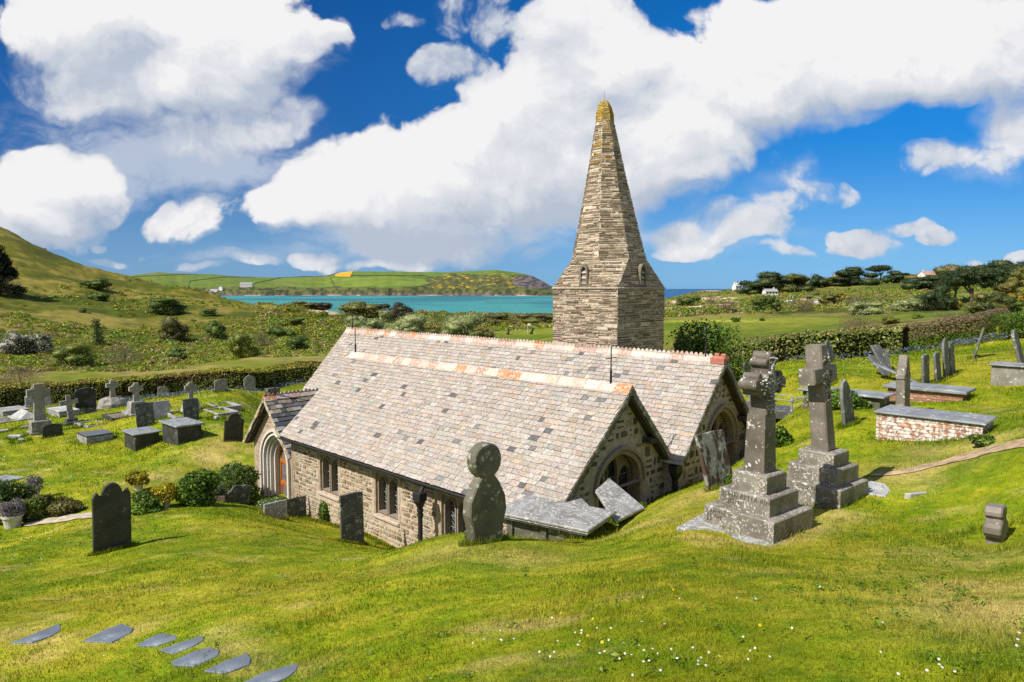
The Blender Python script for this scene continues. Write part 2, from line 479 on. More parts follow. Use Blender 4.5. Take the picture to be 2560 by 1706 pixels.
# ------------------------------------------------------------------ terrain: heights surveyed from the photograph
CT = [(0,1700,6.2),(600,1690,5.3),(1280,1706,3.9),(1900,1700,3.4),(2560,1700,3.1),
 (0,1560,8.5),(300,1590,7.2),(600,1560,6.6),(1000,1560,5.7),(1280,1550,5.3),(1700,1540,4.7),(2100,1520,4.6),(2560,1500,4.5),
 (0,1450,12),(260,1385,14),(600,1450,9.8),(900,1440,9.2),(1280,1430,8.0),(1650,1425,6.5),(1930,1362,8.55),(1770,1325,9.2),
 (2490,1345,8.0),(2560,1400,6.6),(2250,1400,7.0),(2250,1290,9.6),
 (100,1350,16.5),(150,1300,20),(30,1340,19),(480,1250,21),(620,1262,21.5),(850,1365,14.5),(700,1330,16.5),(500,1330,15.5),
 (1000,1372,12.2),(1120,1346,13),(1210,1352,12.6),(1250,1348,12.5),(1475,1350,10.9),(1560,1322,10.9),(1600,1280,13.5),(1540,1318,12.5),(1430,1300,13.6),
 (1775,1222,12.5),(1690,1320,9.8),(1690,1250,12.2),(1850,1170,14.5),
 (2097,1273,9.95),(2160,1228,10.8),(2030,1180,12.6),(2190,1105,14),(2420,1105,12.5),(2560,1110,10.5),(2560,1000,17),(2300,1170,11.5),
 (2200,1015,18.2),(2060,1018,18.5),(2120,1062,15.5),(2310,952,21),(2370,925,22.5),(2435,880,27),(2545,912,21.5),(2560,862,28),(1960,905,31),(2190,892,31),
 (2400,845,33),(2560,802,36),(1960,1000,21.5),(1930,1080,17.5),(1990,1110,15.5),(2450,1010,17),
 (30,1235,24),(150,1215,24.5),(300,1175,27),(480,1160,26.5),(350,1128,30),(580,1100,30),(60,1080,35),(300,1030,39),(600,985,42),(0,1018,43),(250,1000,45),(450,985,47),(620,972,48.5),(760,955,50),
 (100,948,62),(400,908,75),(700,882,82),(0,905,90),(0,800,140),(0,700,220),(0,572,330),(0,590,380),(0,640,520),
 (150,640,322),(150,665,400),(300,905,95),(300,800,170),(300,730,255),(300,688,315),(300,722,480),
 (460,727,285),(460,790,185),(460,880,95),(460,757,420),(640,764,265),(640,880,90),(640,805,180),(640,815,400),(760,774,260),(760,800,190),(760,830,400),
 (850,790,250),(850,838,150),(850,808,330),(1000,785,320),(1000,815,200),(1000,815,470),(1150,793,380),(1150,815,200),(1150,800,500),(1300,803,250),(1300,850,110),(1300,792,440),(1380,784,500),(1380,792,600),
 (1500,784,500),(1500,800,600),(1720,800,130),(1720,776,250),(1720,763,400),(1720,752,470),(1720,735,560),(1720,742,800),(1860,727,680),(1860,745,1000),
 (2000,800,110),(2000,772,240),(2000,742,400),(2000,723,560),(2000,709,700),(2000,713,1000),(2300,792,95),(2300,773,180),(2300,742,320),(2300,722,460),(2300,700,620),(2300,706,1000),
 (2560,778,70),(2560,757,180),(2560,727,320),(2560,705,480),(2560,690,620),(2560,698,1000),(2200,800,60),(2500,790,55),(1950,850,60),(1720,840,70)]
def tdom(x, y):
    az = np.clip(np.arctan2(x, y), -1.0, 1.0)
    return np.stack([az*2.6, np.log(np.hypot(x, y)+1.0)*1.15], -1)
pts = []
for px, py, Y in CT:
    rx, rz = ray(px, py)
    pts.append((rx*Y, Y, rz*Y))
for a, b, z in [(20.5,10.9,-7.6),(17,10.9,-7.28),(14.5,10.6,-7.15),(11.5,10.4,-7.0),(9.6,10.8,-6.7),(9.6,12.5,-6.3),(9.7,14.7,-5.68),(9.7,16.4,-5.42),(9.3,17.2,-5.4),(9.3,19.2,-5.25),
                (23.5,10.8,-7.85),(25.4,11.0,-7.8),(26.5,13.0,-7.2),(29.2,15.0,-7.2),(29.2,20.0,-6.9),(24,21.5,-6.4),(19,25,-5.6),(13,22.5,-5.0),(10.5,21,-4.9),(20,16,-7.3),(14,16,-6.6),
                (40,20,-8.2),(34,32,-7.8),(24,34,-6.0)]:
    q = AB(a, b, z); pts.append(tuple(q))
pts += [(-60,40,-7.5),(-45,22,-6.8),(-25,6,-5.5),(-120,75,-6),(-200,140,2),(-320,300,25),(-15,0,-4.0),(45,20,1.0),(25,3,.8),(110,80,3),(260,200,12),(0,0,-1.7),(1.5,0.2,-1.35),(-1.5,.2,-2.1),(0,1.4,-1.75)]
pts = np.array(pts)
TD = tdom(pts[:, 0], pts[:, 1])
TW = (pts[:, 2]+1.7)/(np.hypot(pts[:, 0], pts[:, 1])+1.0)
def tk(r2): return 0.5*r2*np.log(r2+1e-9)
n_ = len(TD)
A_ = np.zeros((n_+3, n_+3))
A_[:n_, :n_] = tk(((TD[:, None]-TD[None])**2).sum(-1))+np.eye(n_)*3e-4
A_[:n_, n_] = 1; A_[:n_, n_+1:] = TD
A_[n_:, :n_] = A_[:n_, n_:].T
TC_ = np.linalg.solve(A_, np.concatenate([TW, np.zeros(3)]))
def base_z(x, y):
    x = np.asarray(x, float); y = np.asarray(y, float)
    sh = x.shape; x = x.ravel(); y = y.ravel()
    out = np.empty(len(x))
    for i in range(0, len(x), 40000):
        t = tdom(x[i:i+40000], y[i:i+40000])
        r2 = ((t[:, None, 0]-TD[None, :, 0])**2+(t[:, None, 1]-TD[None, :, 1])**2)
        out[i:i+40000] = tk(r2)@TC_[:n_]+TC_[n_]+t@TC_[n_+1:]
    return (out*(np.hypot(x, y)+1.0)-1.7).reshape(sh)
def ground(x, y):
    x = np.asarray(x, float); y = np.asarray(y, float)
    r = np.hypot(x, y)
    z = base_z(x, y)
    near = 1-sstep(r, 45, 70)
    z = z+near*sstep(r, 1, 6)*((fbm(x*.45, y*.45, 3, 5)-.5)*.11+(fbm(x*1.6, y*1.6, 3, 9)-.5)*.085)
    z = z-.26*np.exp(-((x-.85)/1.15)**2-((y-12.0)/1.0)**2)
    far = sstep(r, 50, 90)
    z = z+far*((fbm(x*.06, y*.06, 4, 21)-.5)*3.0*np.clip(r/220, .25, 1.3)+(fbm(x*.3, y*.3, 3, 31)-.5)*.7)
    return z
def gz(x, y): return float(ground(np.array([x]), np.array([y]))[0])
TT = np.concatenate([np.geomspace(1.6, 60, 2200), np.geomspace(60.2, 1100, 1500)])
def place(px, py, ymin=0.0, ymax=1e9):
    """first point of the ground seen at a photo pixel"""
    rx, rz = ray(px, py)
    t = TT[(TT >= ymin) & (TT <= ymax)]
    h = t*rz-ground(t*rx, t)
    k = np.where((h[:-1] > 0) & (h[1:] <= 0))[0]
    if len(k) == 0:
        i = int(np.argmin(np.abs(h)))
        return Vector((rx*t[i], t[i], gz(rx*t[i], t[i])))
    i = k[0]; f = h[i]/(h[i]-h[i+1])
    Y = t[i]+(t[i+1]-t[i])*f
    return Vector((rx*Y, Y, gz(rx*Y, Y)))
def at_depth(px, Y):
    rx, _ = ray(px, 800)
    return Vector((rx*Y, Y, gz(rx*Y, Y)))

# ------------------------------------------------------------------ land cover
LUSH = np.array((.108, .166, .003)); MID = np.array((.178, .212, .005)); YEL = np.array((.268, .258, .016)); DRY = np.array((.44, .33, .12))
DRYSPOT = [(2440,1470,.9,.5),(2540,1520,.7,.7),(1990,1320,.5,.9),(1960,1345,.35,.8),(1600,1320,.6,.6),(2380,1400,.7,.45),(1300,1395,.7,.4),(1100,1385,.8,.35),(2100,1290,.4,.6),
           (380,1195,1.0,.8),(520,1145,.9,.9),(600,1130,.8,.6),(1860,1130,.6,.35),(1770,1230,.4,.7),(2280,1180,.8,.6),(2450,1110,.6,.6),(150,1005,2.5,.4),(560,1120,1.5,.6),(330,1580,.35,.5),(530,1590,.3,.5),(30,1580,.4,.6),(110,1640,.3,.5),(560,1625,.25,.6),(620,1660,.25,.5),(740,1690,.25,.6),(1700,1255,.6,.4),(2330,1130,.5,.5)]
SPOT = [(place(a, b), r_, k) for a, b, r_, k in DRYSPOT]
def lawn_col(x, y, jit=None):
    a = fbm(x*.33, y*.33, 4, 41); b = fbm(x*1.4+y*.3, y*2.2, 4, 51); c = fbm(x*5, y*7, 3, 61)
    t = np.clip(.5+(a-.5)*1.5+(b-.5)*1.0+(c-.5)*1.0, 0, 1)
    col = lerp(LUSH, MID, sstep(t, .1, .55)[..., None])
    col = lerp(col, YEL, sstep(t, .5, .95)[..., None])
    d = fbm(x*.8+3, y*1.5+8, 5, 71, .6)
    dry = sstep(d, .60, .80)*.55
    for s, r_, k in SPOT:
        q = ((x-s.x)/r_)**2+((y-s.y)/r_)**2
        dry = np.maximum(dry, k*np.exp(-q)*sstep(b+.25*c, .3, .62))
    col = lerp(col, DRY, np.clip(dry, 0, .95)[..., None])
    return col
def rough_col(x, y):
    a = fbm(x*.02, y*.02, 4, 81); b = fbm(x*.09, y*.09, 5, 91, .6); c = fbm(x*.5, y*.5, 4, 101, .6)
    t = np.clip(.5+(a-.5)*1.6+(b-.5)*1.8+(c-.5)*.9, 0, 1)
    col = lerp(np.array((.040, .058, .006)), np.array((.092, .098, .012)), sstep(t, .2, .6)[..., None])
    col = lerp(col, np.array((.185, .150, .045)), sstep(t, .56, .92)[..., None])
    return col
def ell(px, py, cx, cy, rx, ry, soft=.5):
    return 1-sstep(((px-cx)/rx)**2+((py-cy)/ry)**2, 1-soft, 1+soft)
def cover(x, y, z):
    r = np.hypot(x, y)
    px, py = pix(x, y, z)
    L = lawn_col(x, y)
    Q = rough_col(x, y)
    # open hill top drier and paler; foot greener, colour darkened for a cloud shadow
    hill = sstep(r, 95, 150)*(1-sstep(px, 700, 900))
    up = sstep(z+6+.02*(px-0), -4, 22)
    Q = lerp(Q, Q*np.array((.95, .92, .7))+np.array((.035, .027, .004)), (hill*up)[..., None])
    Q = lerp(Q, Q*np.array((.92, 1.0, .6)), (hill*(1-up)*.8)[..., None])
    fs = sstep(r, 50, 56)*(1-sstep(r+(fbm(x*.08, y*.08, 3, 133)-.5)*14, 76, 88))*(1-sstep(px, 800, 1000))
    Q = lerp(Q, lerp(np.array((.13, .155, .012)), np.array((.24, .20, .06)), sstep(fbm(x*.12, y*.3, 4, 135), .35, .65)[..., None]), (fs*.85)[..., None])
    n = fbm(x*.05, y*.05, 4, 111)
    golf = np.clip((sstep(px, 1120, 1230)*(1-sstep(px, 2500, 2700))*sstep(r, 60, 75)*(1-sstep(r, np.where(px > 1540, 120, 230), np.where(px > 1540, 165, 300)))), 0, 1)
    G = lerp(np.array((.085, .125, .008)), np.array((.155, .165, .018)), sstep(n, .35, .65)[..., None])
    fair = np.clip(ell(px, py, 1850, 800, 260, 9)+ell(px, py, 1330, 826, 140, 12)*.7, 0, 1)
    G = lerp(G, np.array((.165, .185, .018)), fair[..., None])
    Q = lerp(Q, G, golf[..., None])
    far = sstep(r, 260, 330)*sstep(px, 1500, 1560)
    FG = lerp(np.array((.070, .090, .012)), np.array((.150, .150, .03)), sstep(fbm(x*.03, y*.012, 4, 121), .35, .65)[..., None])
    Q = lerp(Q, FG, far[..., None])
    # bare sand of the dunes, car park, tracks
    s = 0*r
    for (cx, cy, rx, ry, y0) in [(800,778,26,9,200),(830,783,14,4,200),(730,758,18,7,200),(777,758,9,4,200),(905,776,48,10,200),(1745,758,75,15,300),(1800,752,50,10,300),(1660,768,30,8,300)]:
        s = np.maximum(s, ell(px, py, cx, cy, rx, ry, .35)*(r > y0))
    Q = lerp(Q, np.array((.52, .40, .27)), s[..., None])
    s = np.maximum(ell(px, py, 2030, 752, 80, 8, .3), np.maximum(ell(px, py, 2070, 742, 60, 2.5, .4), ell(px, py, 1760, 727, 40, 2, .5)))*(r > 250)
    Q = lerp(Q, np.array((.34, .27, .19)), s[..., None])
    s = ell(px, py, 1790, 803, 130, 2.2, .4)*(r > 60)
    Q = lerp(Q, np.array((.27, .27, .04)), s[..., None])
    k = sstep(r+(fbm(x*.2, y*.2, 3, 131)-.5)*6, 49, 56)
    # strand below the tide line
    beach = 1-sstep(z, -23.3, -22.0)
    Q = lerp(Q, np.array((.50, .42, .30)), beach[..., None])
    return lerp(L, Q, k[..., None])

az = np.concatenate([np.radians(np.arange(-180, -45, 5.0)), np.radians(np.arange(-45, 45.01, .17)), np.radians(np.arange(50, 180.1, 5.0))])
rr = np.concatenate([[0.05, .5], np.geomspace(.9, 1500, 640)])
AZ, RR = np.meshgrid(az, rr)
GX, GY = np.sin(AZ)*RR, np.cos(AZ)*RR
GZ = ground(GX, GY)
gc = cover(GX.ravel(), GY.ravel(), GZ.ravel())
na, nr = len(az), len(rr)
ii = (np.arange(nr-1)[:, None]*na+np.arange(na-1)[None]).ravel()
quads = np.stack([ii, ii+1, ii+na+1, ii+na], -1)[:, ::-1]
m_, g, b = new_mat('grass_ground')
p = pos(g)
n1 = g.noise(p, 9, 6, 0.7); n2 = g.noise(p, 60, 3, 0.6); n3 = g.noise(p, 0.5, 6, 0.65)
k = g.math('MULTIPLY', g.smooth(n1, .25, .75, .72, 1.28), g.smooth(n2, .2, .8, .72, 1.25))
k = g.math('MULTIPLY', k, g.smooth(n3, .3, .7, .8, 1.2))
g.set(b.inputs['Base Color'], g.vec('MULTIPLY', attr(g), g.comb(k, k, k)))
spec(b, .9, .1)
bump(g, b, g.math('ADD', n1, g.math('MULTIPLY', n2, .5)), .6, .03)
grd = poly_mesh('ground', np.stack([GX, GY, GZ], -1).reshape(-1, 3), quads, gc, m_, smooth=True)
tag(grd, None, None, kind='structure')

# ------------------------------------------------------------------ sea
SEA = -24.0
sa = np.radians(np.arange(-60, 60.1, .5)); sr = np.geomspace(330, 60000, 220)
A2, R2 = np.meshgrid(sa, sr)
SX, SY = np.sin(A2)*R2, np.cos(A2)*R2
spx, spy = pix(SX, SY, np.full_like(SX, SEA))
n = fbm(SX*.006, SY*.004, 4, 141)
tq = np.array((.032, .205, .205)); dp = np.array((.016, .125, .155)); op = np.array((.008, .080, .20))
sc = lerp(tq, dp, sstep(n, .45, .62)[..., None])
sc = lerp(sc, np.array((.16, .34, .30)), ((1-sstep(R2, 560, 720))*.8)[..., None])
sc = lerp(sc, op, np.clip(sstep(spx, 1480, 1560)*sstep(R2, 700, 1400)+sstep(R2, 3500, 6000), 0, 1)[..., None])
m_, g, b = new_mat('sea_water')
nn = g.noise(g.vec('MULTIPLY', pos(g), (.02, .06, 1)), 2.0, 5, .6)
k = g.smooth(nn, .3, .7, .85, 1.15)
g.set(b.inputs['Base Color'], g.vec('MULTIPLY', attr(g), g.comb(k, k, k)))
spec(b, .55, .12)
bump(g, b, nn, .3, .5)
ns = len(sa)
ii = (np.arange(len(sr)-1)[:, None]*ns+np.arange(ns-1)[None]).ravel()
sea = poly_mesh('sea', np.stack([SX, SY, np.full_like(SX, SEA)], -1).reshape(-1, 3), np.stack([ii, ii+1, ii+ns+1, ii+ns], -1)[:, ::-1], sc.reshape(-1, 3), m_)
tag(sea, None, None, kind='structure')

# ------------------------------------------------------------------ far headland across the estuary
SKY = np.array([(250,700),(290,694),(330,689),(400,681),(460,684),(540,686),(610,692),(690,694),(760,691),(815,690),(850,682),(880,679),(1000,679),(1100,681),(1180,678),(1240,675),(1290,681),(1330,690),(1355,702),(1378,716),(1392,722),(1410,735)], float)
hpx = np.arange(250, 1411, 2.5); ht = np.concatenate([[0, .004, .012], np.linspace(.03, 1, 70), [1.08, 1.3, 1.6]])
HP, HT = np.meshgrid(hpx, ht)
sky_row = np.interp(HP, SKY[:, 0], SKY[:, 1])+(fbm(HP*.05, HP*0, 3, 151)-.5)*1.2
shoreY = 2330+(fbm(HP*.012, HP*0, 4, 161)-.5)*160
crestY = shoreY+700
ztop = (HORIZON-sky_row)/F*crestY
HY = shoreY+(crestY-shoreY)*HT
prof = np.where(HT <= 1, .16*sstep(HT, 0, .03)+.84*(1-(1-np.clip(HT, 0, 1))**1.55), 1-(HT-1)*.9)
cl = 1-.5*fbm(HP*.08, HT*3, 3, 171)*(HT < .05)
HZ = SEA-1+(ztop-SEA)*prof*cl
HX = (HP-1280)/F*HY*1.003
ppx, ppy = pix(HX, HY, HZ)
hc = np.zeros(HX.shape+(3,)); hc[:] = (.085, .135, .015)
def paint(poly, col, soft=None):
    m = np.zeros(HX.shape, bool)
    n = len(poly)
    for i in range(n):
        x0, y0 = poly[i-1]; x1, y1 = poly[i]
        if y0 == y1: continue
        m ^= ((y0 > ppy) != (y1 > ppy)) & (ppx < (x1-x0)*(ppy-y0)/(y1-y0)+x0)
    hc[m & (HT <= 1.02)] = col
def hedge_line(pl, wd=1.0, col=(.02, .025, .008)):
    for (x0, y0), (x1, y1) in zip(pl[:-1], pl[1:]):
        t = np.clip(((ppx-x0)*(x1-x0)+(ppy-y0)*(y1-y0))/((x1-x0)**2+(y1-y0)**2), 0, 1)
        d = np.hypot(ppx-x0-t*(x1-x0), ppy-y0-t*(y1-y0))
        hc[d < wd] = col
paint([(250,670),(470,670),(475,703),(330,712),(250,712)], (.105, .145, .018))
paint([(480,702),(610,690),(620,715),(478,726)], (.095, .140, .016))
paint([(700,692),(820,690),(850,716),(845,728),(640,724)], (.110, .155, .018))
paint([(830,697),(970,690),(1110,705),(1080,714),(850,718)], (.125, .175, .020))
paint([(880,676),(1180,672),(1250,670),(1250,692),(1060,690),(880,689)], (.095, .150, .016))
nz = fbm(ppx*.03, ppy*.12, 4, 181); nq = fbm(ppx*.12, ppy*.3, 3, 191)
scr = (ppx > 1075+(nz-.5)*110+(705-ppy)*2.0) & (ppy > 688+(nz-.5)*16) & (HT < 1.02)
hc[scr] = np.where((nq > .5)[..., None], np.array((.045, .055, .014)), np.array((.085, .088, .02)))[scr]
low = (ppy > 719+(nz-.5)*8) & (HT < 1.02)
hc[low] = np.where((nq > .52)[..., None], np.array((.035, .045, .012)), np.array((.09, .10, .025)))[low]
gor = (fbm(ppx*.09, ppy*.5, 3, 201) > .69) & (ppx > 1080) & (ppx < 1290) & (ppy > 684) & (ppy < 722) & (HT < 1)
hc[gor] = (.36, .23, .02)
paint([(838,685),(860,677),(884,676),(876,692),(838,691)], (.50, .28, .012))
rk = (((ppx-1335)/52)**2+((ppy-705)/17)**2 < 1+.5*(nz-.5)) & (HT < 1.05)
hc[rk] = np.where((nq > .47)[..., None], np.array((.13, .11, .10)), np.array((.055, .045, .045)))[rk]
clf = (HT < .028)
hc[clf] = np.where((nq > .5)[..., None], np.array((.13, .095, .075)), np.array((.055, .045, .04)))[clf]
bch = (HT < .012) & (fbm(ppx*.03, ppx*0, 2, 211) > .58)
hc[bch] = (.34, .27, .19)
for pl in [[(330,692),(470,686),(560,684),(700,694)],[(475,703),(560,693),(640,693)],[(400,717),(470,718)],[(470,720),(476,703)],[(625,720),(640,708),(703,695)],[(826,697),(838,718),(850,718)],[(640,724),(740,729)],[(700,694),(820,690),(860,678)],[(880,689),(1060,690),(1090,697)],[(876,692),(885,678)]]: hedge_line(pl)
m_ = col_mat('headland_cover', .9, .25, .02, .3, 2.0, kind='Object')
nh = len(hpx)
ii = (np.arange(len(ht)-1)[:, None]*nh+np.arange(nh-1)[None]).ravel()
hl = poly_mesh('headland', np.stack([HX, HY, HZ], -1).reshape(-1, 3), np.stack([ii, ii+1, ii+nh+1, ii+nh], -1), hc.reshape(-1, 3), m_)
tag(hl, None, None, kind='structure')
def head_at(px, py):
    d = np.hypot(ppx-px, ppy-py)+1e3*(HT > 1.0)
    i = np.unravel_index(np.argmin(d), d.shape)
    return Vector((HX[i], HY[i], HZ[i]))

# ------------------------------------------------------------------ church
rng = random.Random(7)
UP = Vector((0, 0, 1))
EAST, NORTH = -D1, D2
LC = AB(16, 15, -7.6)
T_LC = Matrix.Translation(-LC)
church = empty('church', LC)
tag(church, 'low stone church with lichen-covered slate roofs and a crooked octagonal spire', 'church')
M_slates = col_mat('roof_slates', .85, .40, 20, .5, .006, (.215, .185, .15), 11, .60, .2)
M_rubble = col_mat('rubble_stone', .9, .35, 16, .6, .01, (.42, .40, .35), 13, .70, .15)
M_mortar = col_mat('lime_mortar', .95, .30, 7, .6, .01, None)
M_tower = col_mat('slatestone', .9, .38, 11, .6, .012, (.50, .46, .38), 6, .66, .15)
M_terra = col_mat('ridge_tiles', .8, .30, 20, .5, .006, (.54, .46, .41), 14, .52, .2)
M_dress = col_mat('dressed_stone', .85, .25, 18, .4, .005, (.45, .42, .36), 16, .66, .2)
M_lime = col_mat('limewashed_stone', .85, .12, 10, .3, .004, None)
M_wood = plain('varnished_timber', (.42, .125, .018), .35, .4, var=.25)
M_dark = plain('dark_inside', (.012, .011, .010), .8, .1)
M_soffit = col_mat('old_timber', .9, .4, 9, .4, .006)
m_, g, b = new_mat('leaded_glass')
p = coords(g)
n1 = g.noise(p, 6, 3, .6)
g.set(b.inputs['Base Color'], g.mix(g.smooth(n1, .35, .65), (.012, .014, .018), (.05, .055, .065)))
spec(b, .12, .5); bump(g, b, g.noise(p, 11, 2, .5), .5, .02)
M_glass = m_
M_lead = plain('lead_cames', (.20, .21, .22), .5, .4)

PAL_ROOF = [((0.3148, 0.2753, 0.2391), 0.28), ((0.3285, 0.3014, 0.2743), 0.26), ((0.3258, 0.2754, 0.2294), 0.17), ((0.3466, 0.3125, 0.2771), 0.13), ((0.2858, 0.2593, 0.2319), 0.08), ((0.2645, 0.2478, 0.2297), 0.035), ((0.16, 0.1565, 0.1519), 0.014), ((0.0953, 0.0944, 0.0944), 0.01), ((0.3266, 0.2546, 0.2002), 0.022)]
PAL_PORCH = [((.06,.065,.075),.35),((.10,.10,.105),.25),((.30,.29,.26),.2),((.20,.17,.13),.2)]
PAL_S = [((0.264, 0.242, 0.1804), 0.28), ((0.2288, 0.176, 0.1188), 0.18), ((0.3344, 0.2992, 0.242), 0.24), ((0.1232, 0.0968, 0.066), 0.12), ((0.3168, 0.2376, 0.1584), 0.18)]
PAL_G = [((.075,.065,.055),.4),((.115,.098,.08),.3),((.18,.15,.12),.2),((.26,.22,.175),.1)]
PAL_T = [((0.1443, 0.1102, 0.0764), 0.24), ((0.2144, 0.1644, 0.1138), 0.27), ((0.3053, 0.2392, 0.1685), 0.26), ((0.4099, 0.3302, 0.2399), 0.16), ((0.2626, 0.218, 0.1653), 0.07)]
def pick(pal, r=rng, jit=.12):
    t = r.random()*sum(w for _, w in pal)
    for c, w in pal:
        t -= w
        if t <= 0: break
    k = 1+r.uniform(-jit, jit)
    return tuple(min(.9, x*k*(1+r.uniform(-.03, .03))) for x in c)
def slates(mb, L, xr, pal, w=.24, ex=.147, thick=.017):
    """rows of slates in the xy plane of mb.m, y up the slope; xr(y) gives the row's ends"""
    ny = int(round(L/ex)); ex = L/ny
    for j in range(ny):
        y = j*ex
        x0, x1 = xr(y+ex*.5)
        x = x0-rng.random()*w
        sag = rng.uniform(-.004, .004)
        while x < x1:
            ww = w*rng.uniform(.68, 1.35)
            a, bb = max(x, x0), min(x+ww-.007, x1)
            if bb-a > .03:
                d0 = rng.uniform(-.012, .012); t0 = thick*rng.uniform(.7, 1.7); t1 = thick*rng.uniform(.7, 1.7)
                ya, yb = y+d0+sag+rng.uniform(-.006, .006), y+d0+sag+rng.uniform(-.006, .006)
                if j == 0: ya = yb = y+rng.uniform(-.015, 0)
                yt = y+ex*1.25
                mb.add([(a, ya, 0), (bb, yb, 0), (a, ya, t0+.006), (bb, yb, t1+.006), (a, yt, .001), (bb, yt, .001)],
                       [(0, 1, 3, 2), (2, 3, 5, 4), (0, 2, 4), (1, 5, 3)], pick(pal))
            x += ww
def rubble(mb, box_, ok, pal, hr=(.10, .22), lr=(.12, .42), gap=.022, dep=(.008, .03)):
    x0, x1, y0, y1 = box_
    y = y0
    while y < y1:
        h = rng.uniform(*hr)
        x = x0-rng.random()*.2
        while x < x1:
            l = rng.uniform(*lr)
            parts = [(y, h)] if rng.random() < .7 else [(y, h*.48), (y+h*.5, h*.5)]
            for yy_, hh in parts:
                a, bb, c, d = x+gap/2, x+l-gap/2, yy_+gap/2, yy_+hh-gap/2
                cx, cy = (a+bb)/2, (c+d)/2
                if bb-a < .03 or d-c < .02: continue
                if not all(ok(px_, py_) for px_, py_ in ((a, c), (bb, c), (bb, d), (a, d))): continue
                jx, jy = (bb-a)*.16, (d-c)*.2
                J = lambda k: rng.uniform(0, k)
                poly = [(a+J(jx)+.2*jx, c+J(jy)), (bb-J(jx)-.2*jx, c+J(jy)), (bb-J(jx)*.5, c+(d-c)*rng.uniform(.25, .4)), (bb-J(jx)*.5, c+(d-c)*rng.uniform(.6, .8)),
                        (bb-J(jx)-.2*jx, d-J(jy)), (a+J(jx)+.2*jx, d-J(jy)), (a+J(jx)*.5, c+(d-c)*rng.uniform(.6, .8)), (a+J(jx)*.5, c+(d-c)*rng.uniform(.25, .4))]
                mb.prism(poly, -.03, rng.uniform(*dep), pick(pal), min(.012, (d-c)*.2))
            x += l
        y += h
def mbw(O, X, Y, Z):
    m = MB(); m.m = T_LC @ frame(O, X, Y, Z); return m
def slope_frame(a, b0, z0, k, south=True):
    """roof plane through the eave line; x runs east, y up the slope"""
    if south:
        Y = (NORTH+UP*k).normalized(); X = EAST
    else:
        Y = (-NORTH+UP*k).normalized(); X = -EAST
    return AB(0, b0, z0), X, Y, X.cross(Y)

A_E, A_W, A_RB, A_RZ, A_EB, A_EZ = 9.5, 22.0, 13.77, -2.4, 10.83, -5.04
N_E, N_W, N_RB, N_RZ = 9.1, 28.8, 17.75, -1.97
KA, KN = (A_RZ-A_EZ)/(A_RB-A_EB), 1.12
# --- aisle roof
O, X, Y, Z = slope_frame(0, A_EB, A_EZ, KA)
La = math.hypot(A_RB-A_EB, A_RZ-A_EZ)
mb = mbw(O, X, Y, Z)
slates(mb, La, lambda y: (-A_W-.0, -A_E), PAL_ROOF)
mb.box((-A_W+.01, .02, -.07), (-A_E-.01, La, -.004), (.16, .14, .12))
O2, X2, Y2, Z2 = slope_frame(0, 15.62, -4.40, 1.08, False)
Ln = math.hypot(15.62-A_RB, 2.0)
mb.m = T_LC @ frame(O2, X2, Y2, Z2)
slates(mb, Ln, lambda y: (A_E, A_W), PAL_ROOF, .3, .2)
mb.box((A_E+.01, 0, -.07), (A_W-.01, Ln-.02, -.004), (.16, .14, .12))
mb.build('aisle_roof', M_slates, church)
# --- nave roof
On, Xn, Yn, Zn = slope_frame(0, 14.45, N_RZ-KN*(N_RB-14.45), KN)
sn = math.hypot(1, KN)
Lv, Lr = (15.45-14.45)*sn, (N_RB-14.45)*sn
mb = mbw(On, Xn, Yn, Zn)
slates(mb, Lr, lambda y: (-N_W, -N_E if y > Lv else -21.6), PAL_ROOF)
mb.box((-N_W+.01, .02, -.07), (-21.9, Lr-.01, -.004), (.16, .14, .12))
mb.box((-21.9, Lv, -.07), (-N_E-.01, Lr-.01, -.004), (.16, .14, .12))
On2, Xn2, Yn2, Zn2 = slope_frame(0, 2*N_RB-14.9, N_RZ-KN*(N_RB-14.9), KN, False)
mb.m = T_LC @ frame(On2, Xn2, Yn2, Zn2)
Lnn = (N_RB-14.9)*sn
slates(mb, Lnn, lambda y: (N_E, N_W), PAL_ROOF, .3, .2)
mb.box((N_E+.01, 0, -.07), (N_W-.01, Lnn-.02, -.004), (.16, .14, .12))
mb.build('nave_roof', M_slates, church)
# --- porch roof (ridge runs along b)
P_B, P_A, P_RZ, P_HW, P_K = 11.13, 23.75, -3.95, 1.85, 1.03
mb = MB()
pl = P_HW*math.hypot(1, P_K)
for sgn in (1, -1):
    # east slope faces -D1
    X_ = NORTH if sgn == 1 else -NORTH
    Y_ = ((D1 if sgn == 1 else -D1)+UP*P_K).normalized()
    Ofs = AB(P_A-sgn*P_HW, 0, P_RZ-P_K*P_HW)
    mb.m = T_LC @ frame(Ofs, X_, Y_, X_.cross(Y_))
    xr = (P_B, 16.6) if sgn == 1 else (-16.6, -P_B)
    slates(mb, pl, lambda y: xr, PAL_PORCH, .26, .19, .018)
    mb.box((xr[0]+.01, .01, -.07), (xr[1], pl-.01, -.004), (.12, .10, .08))
mb.build('porch_roof', M_slates, church)
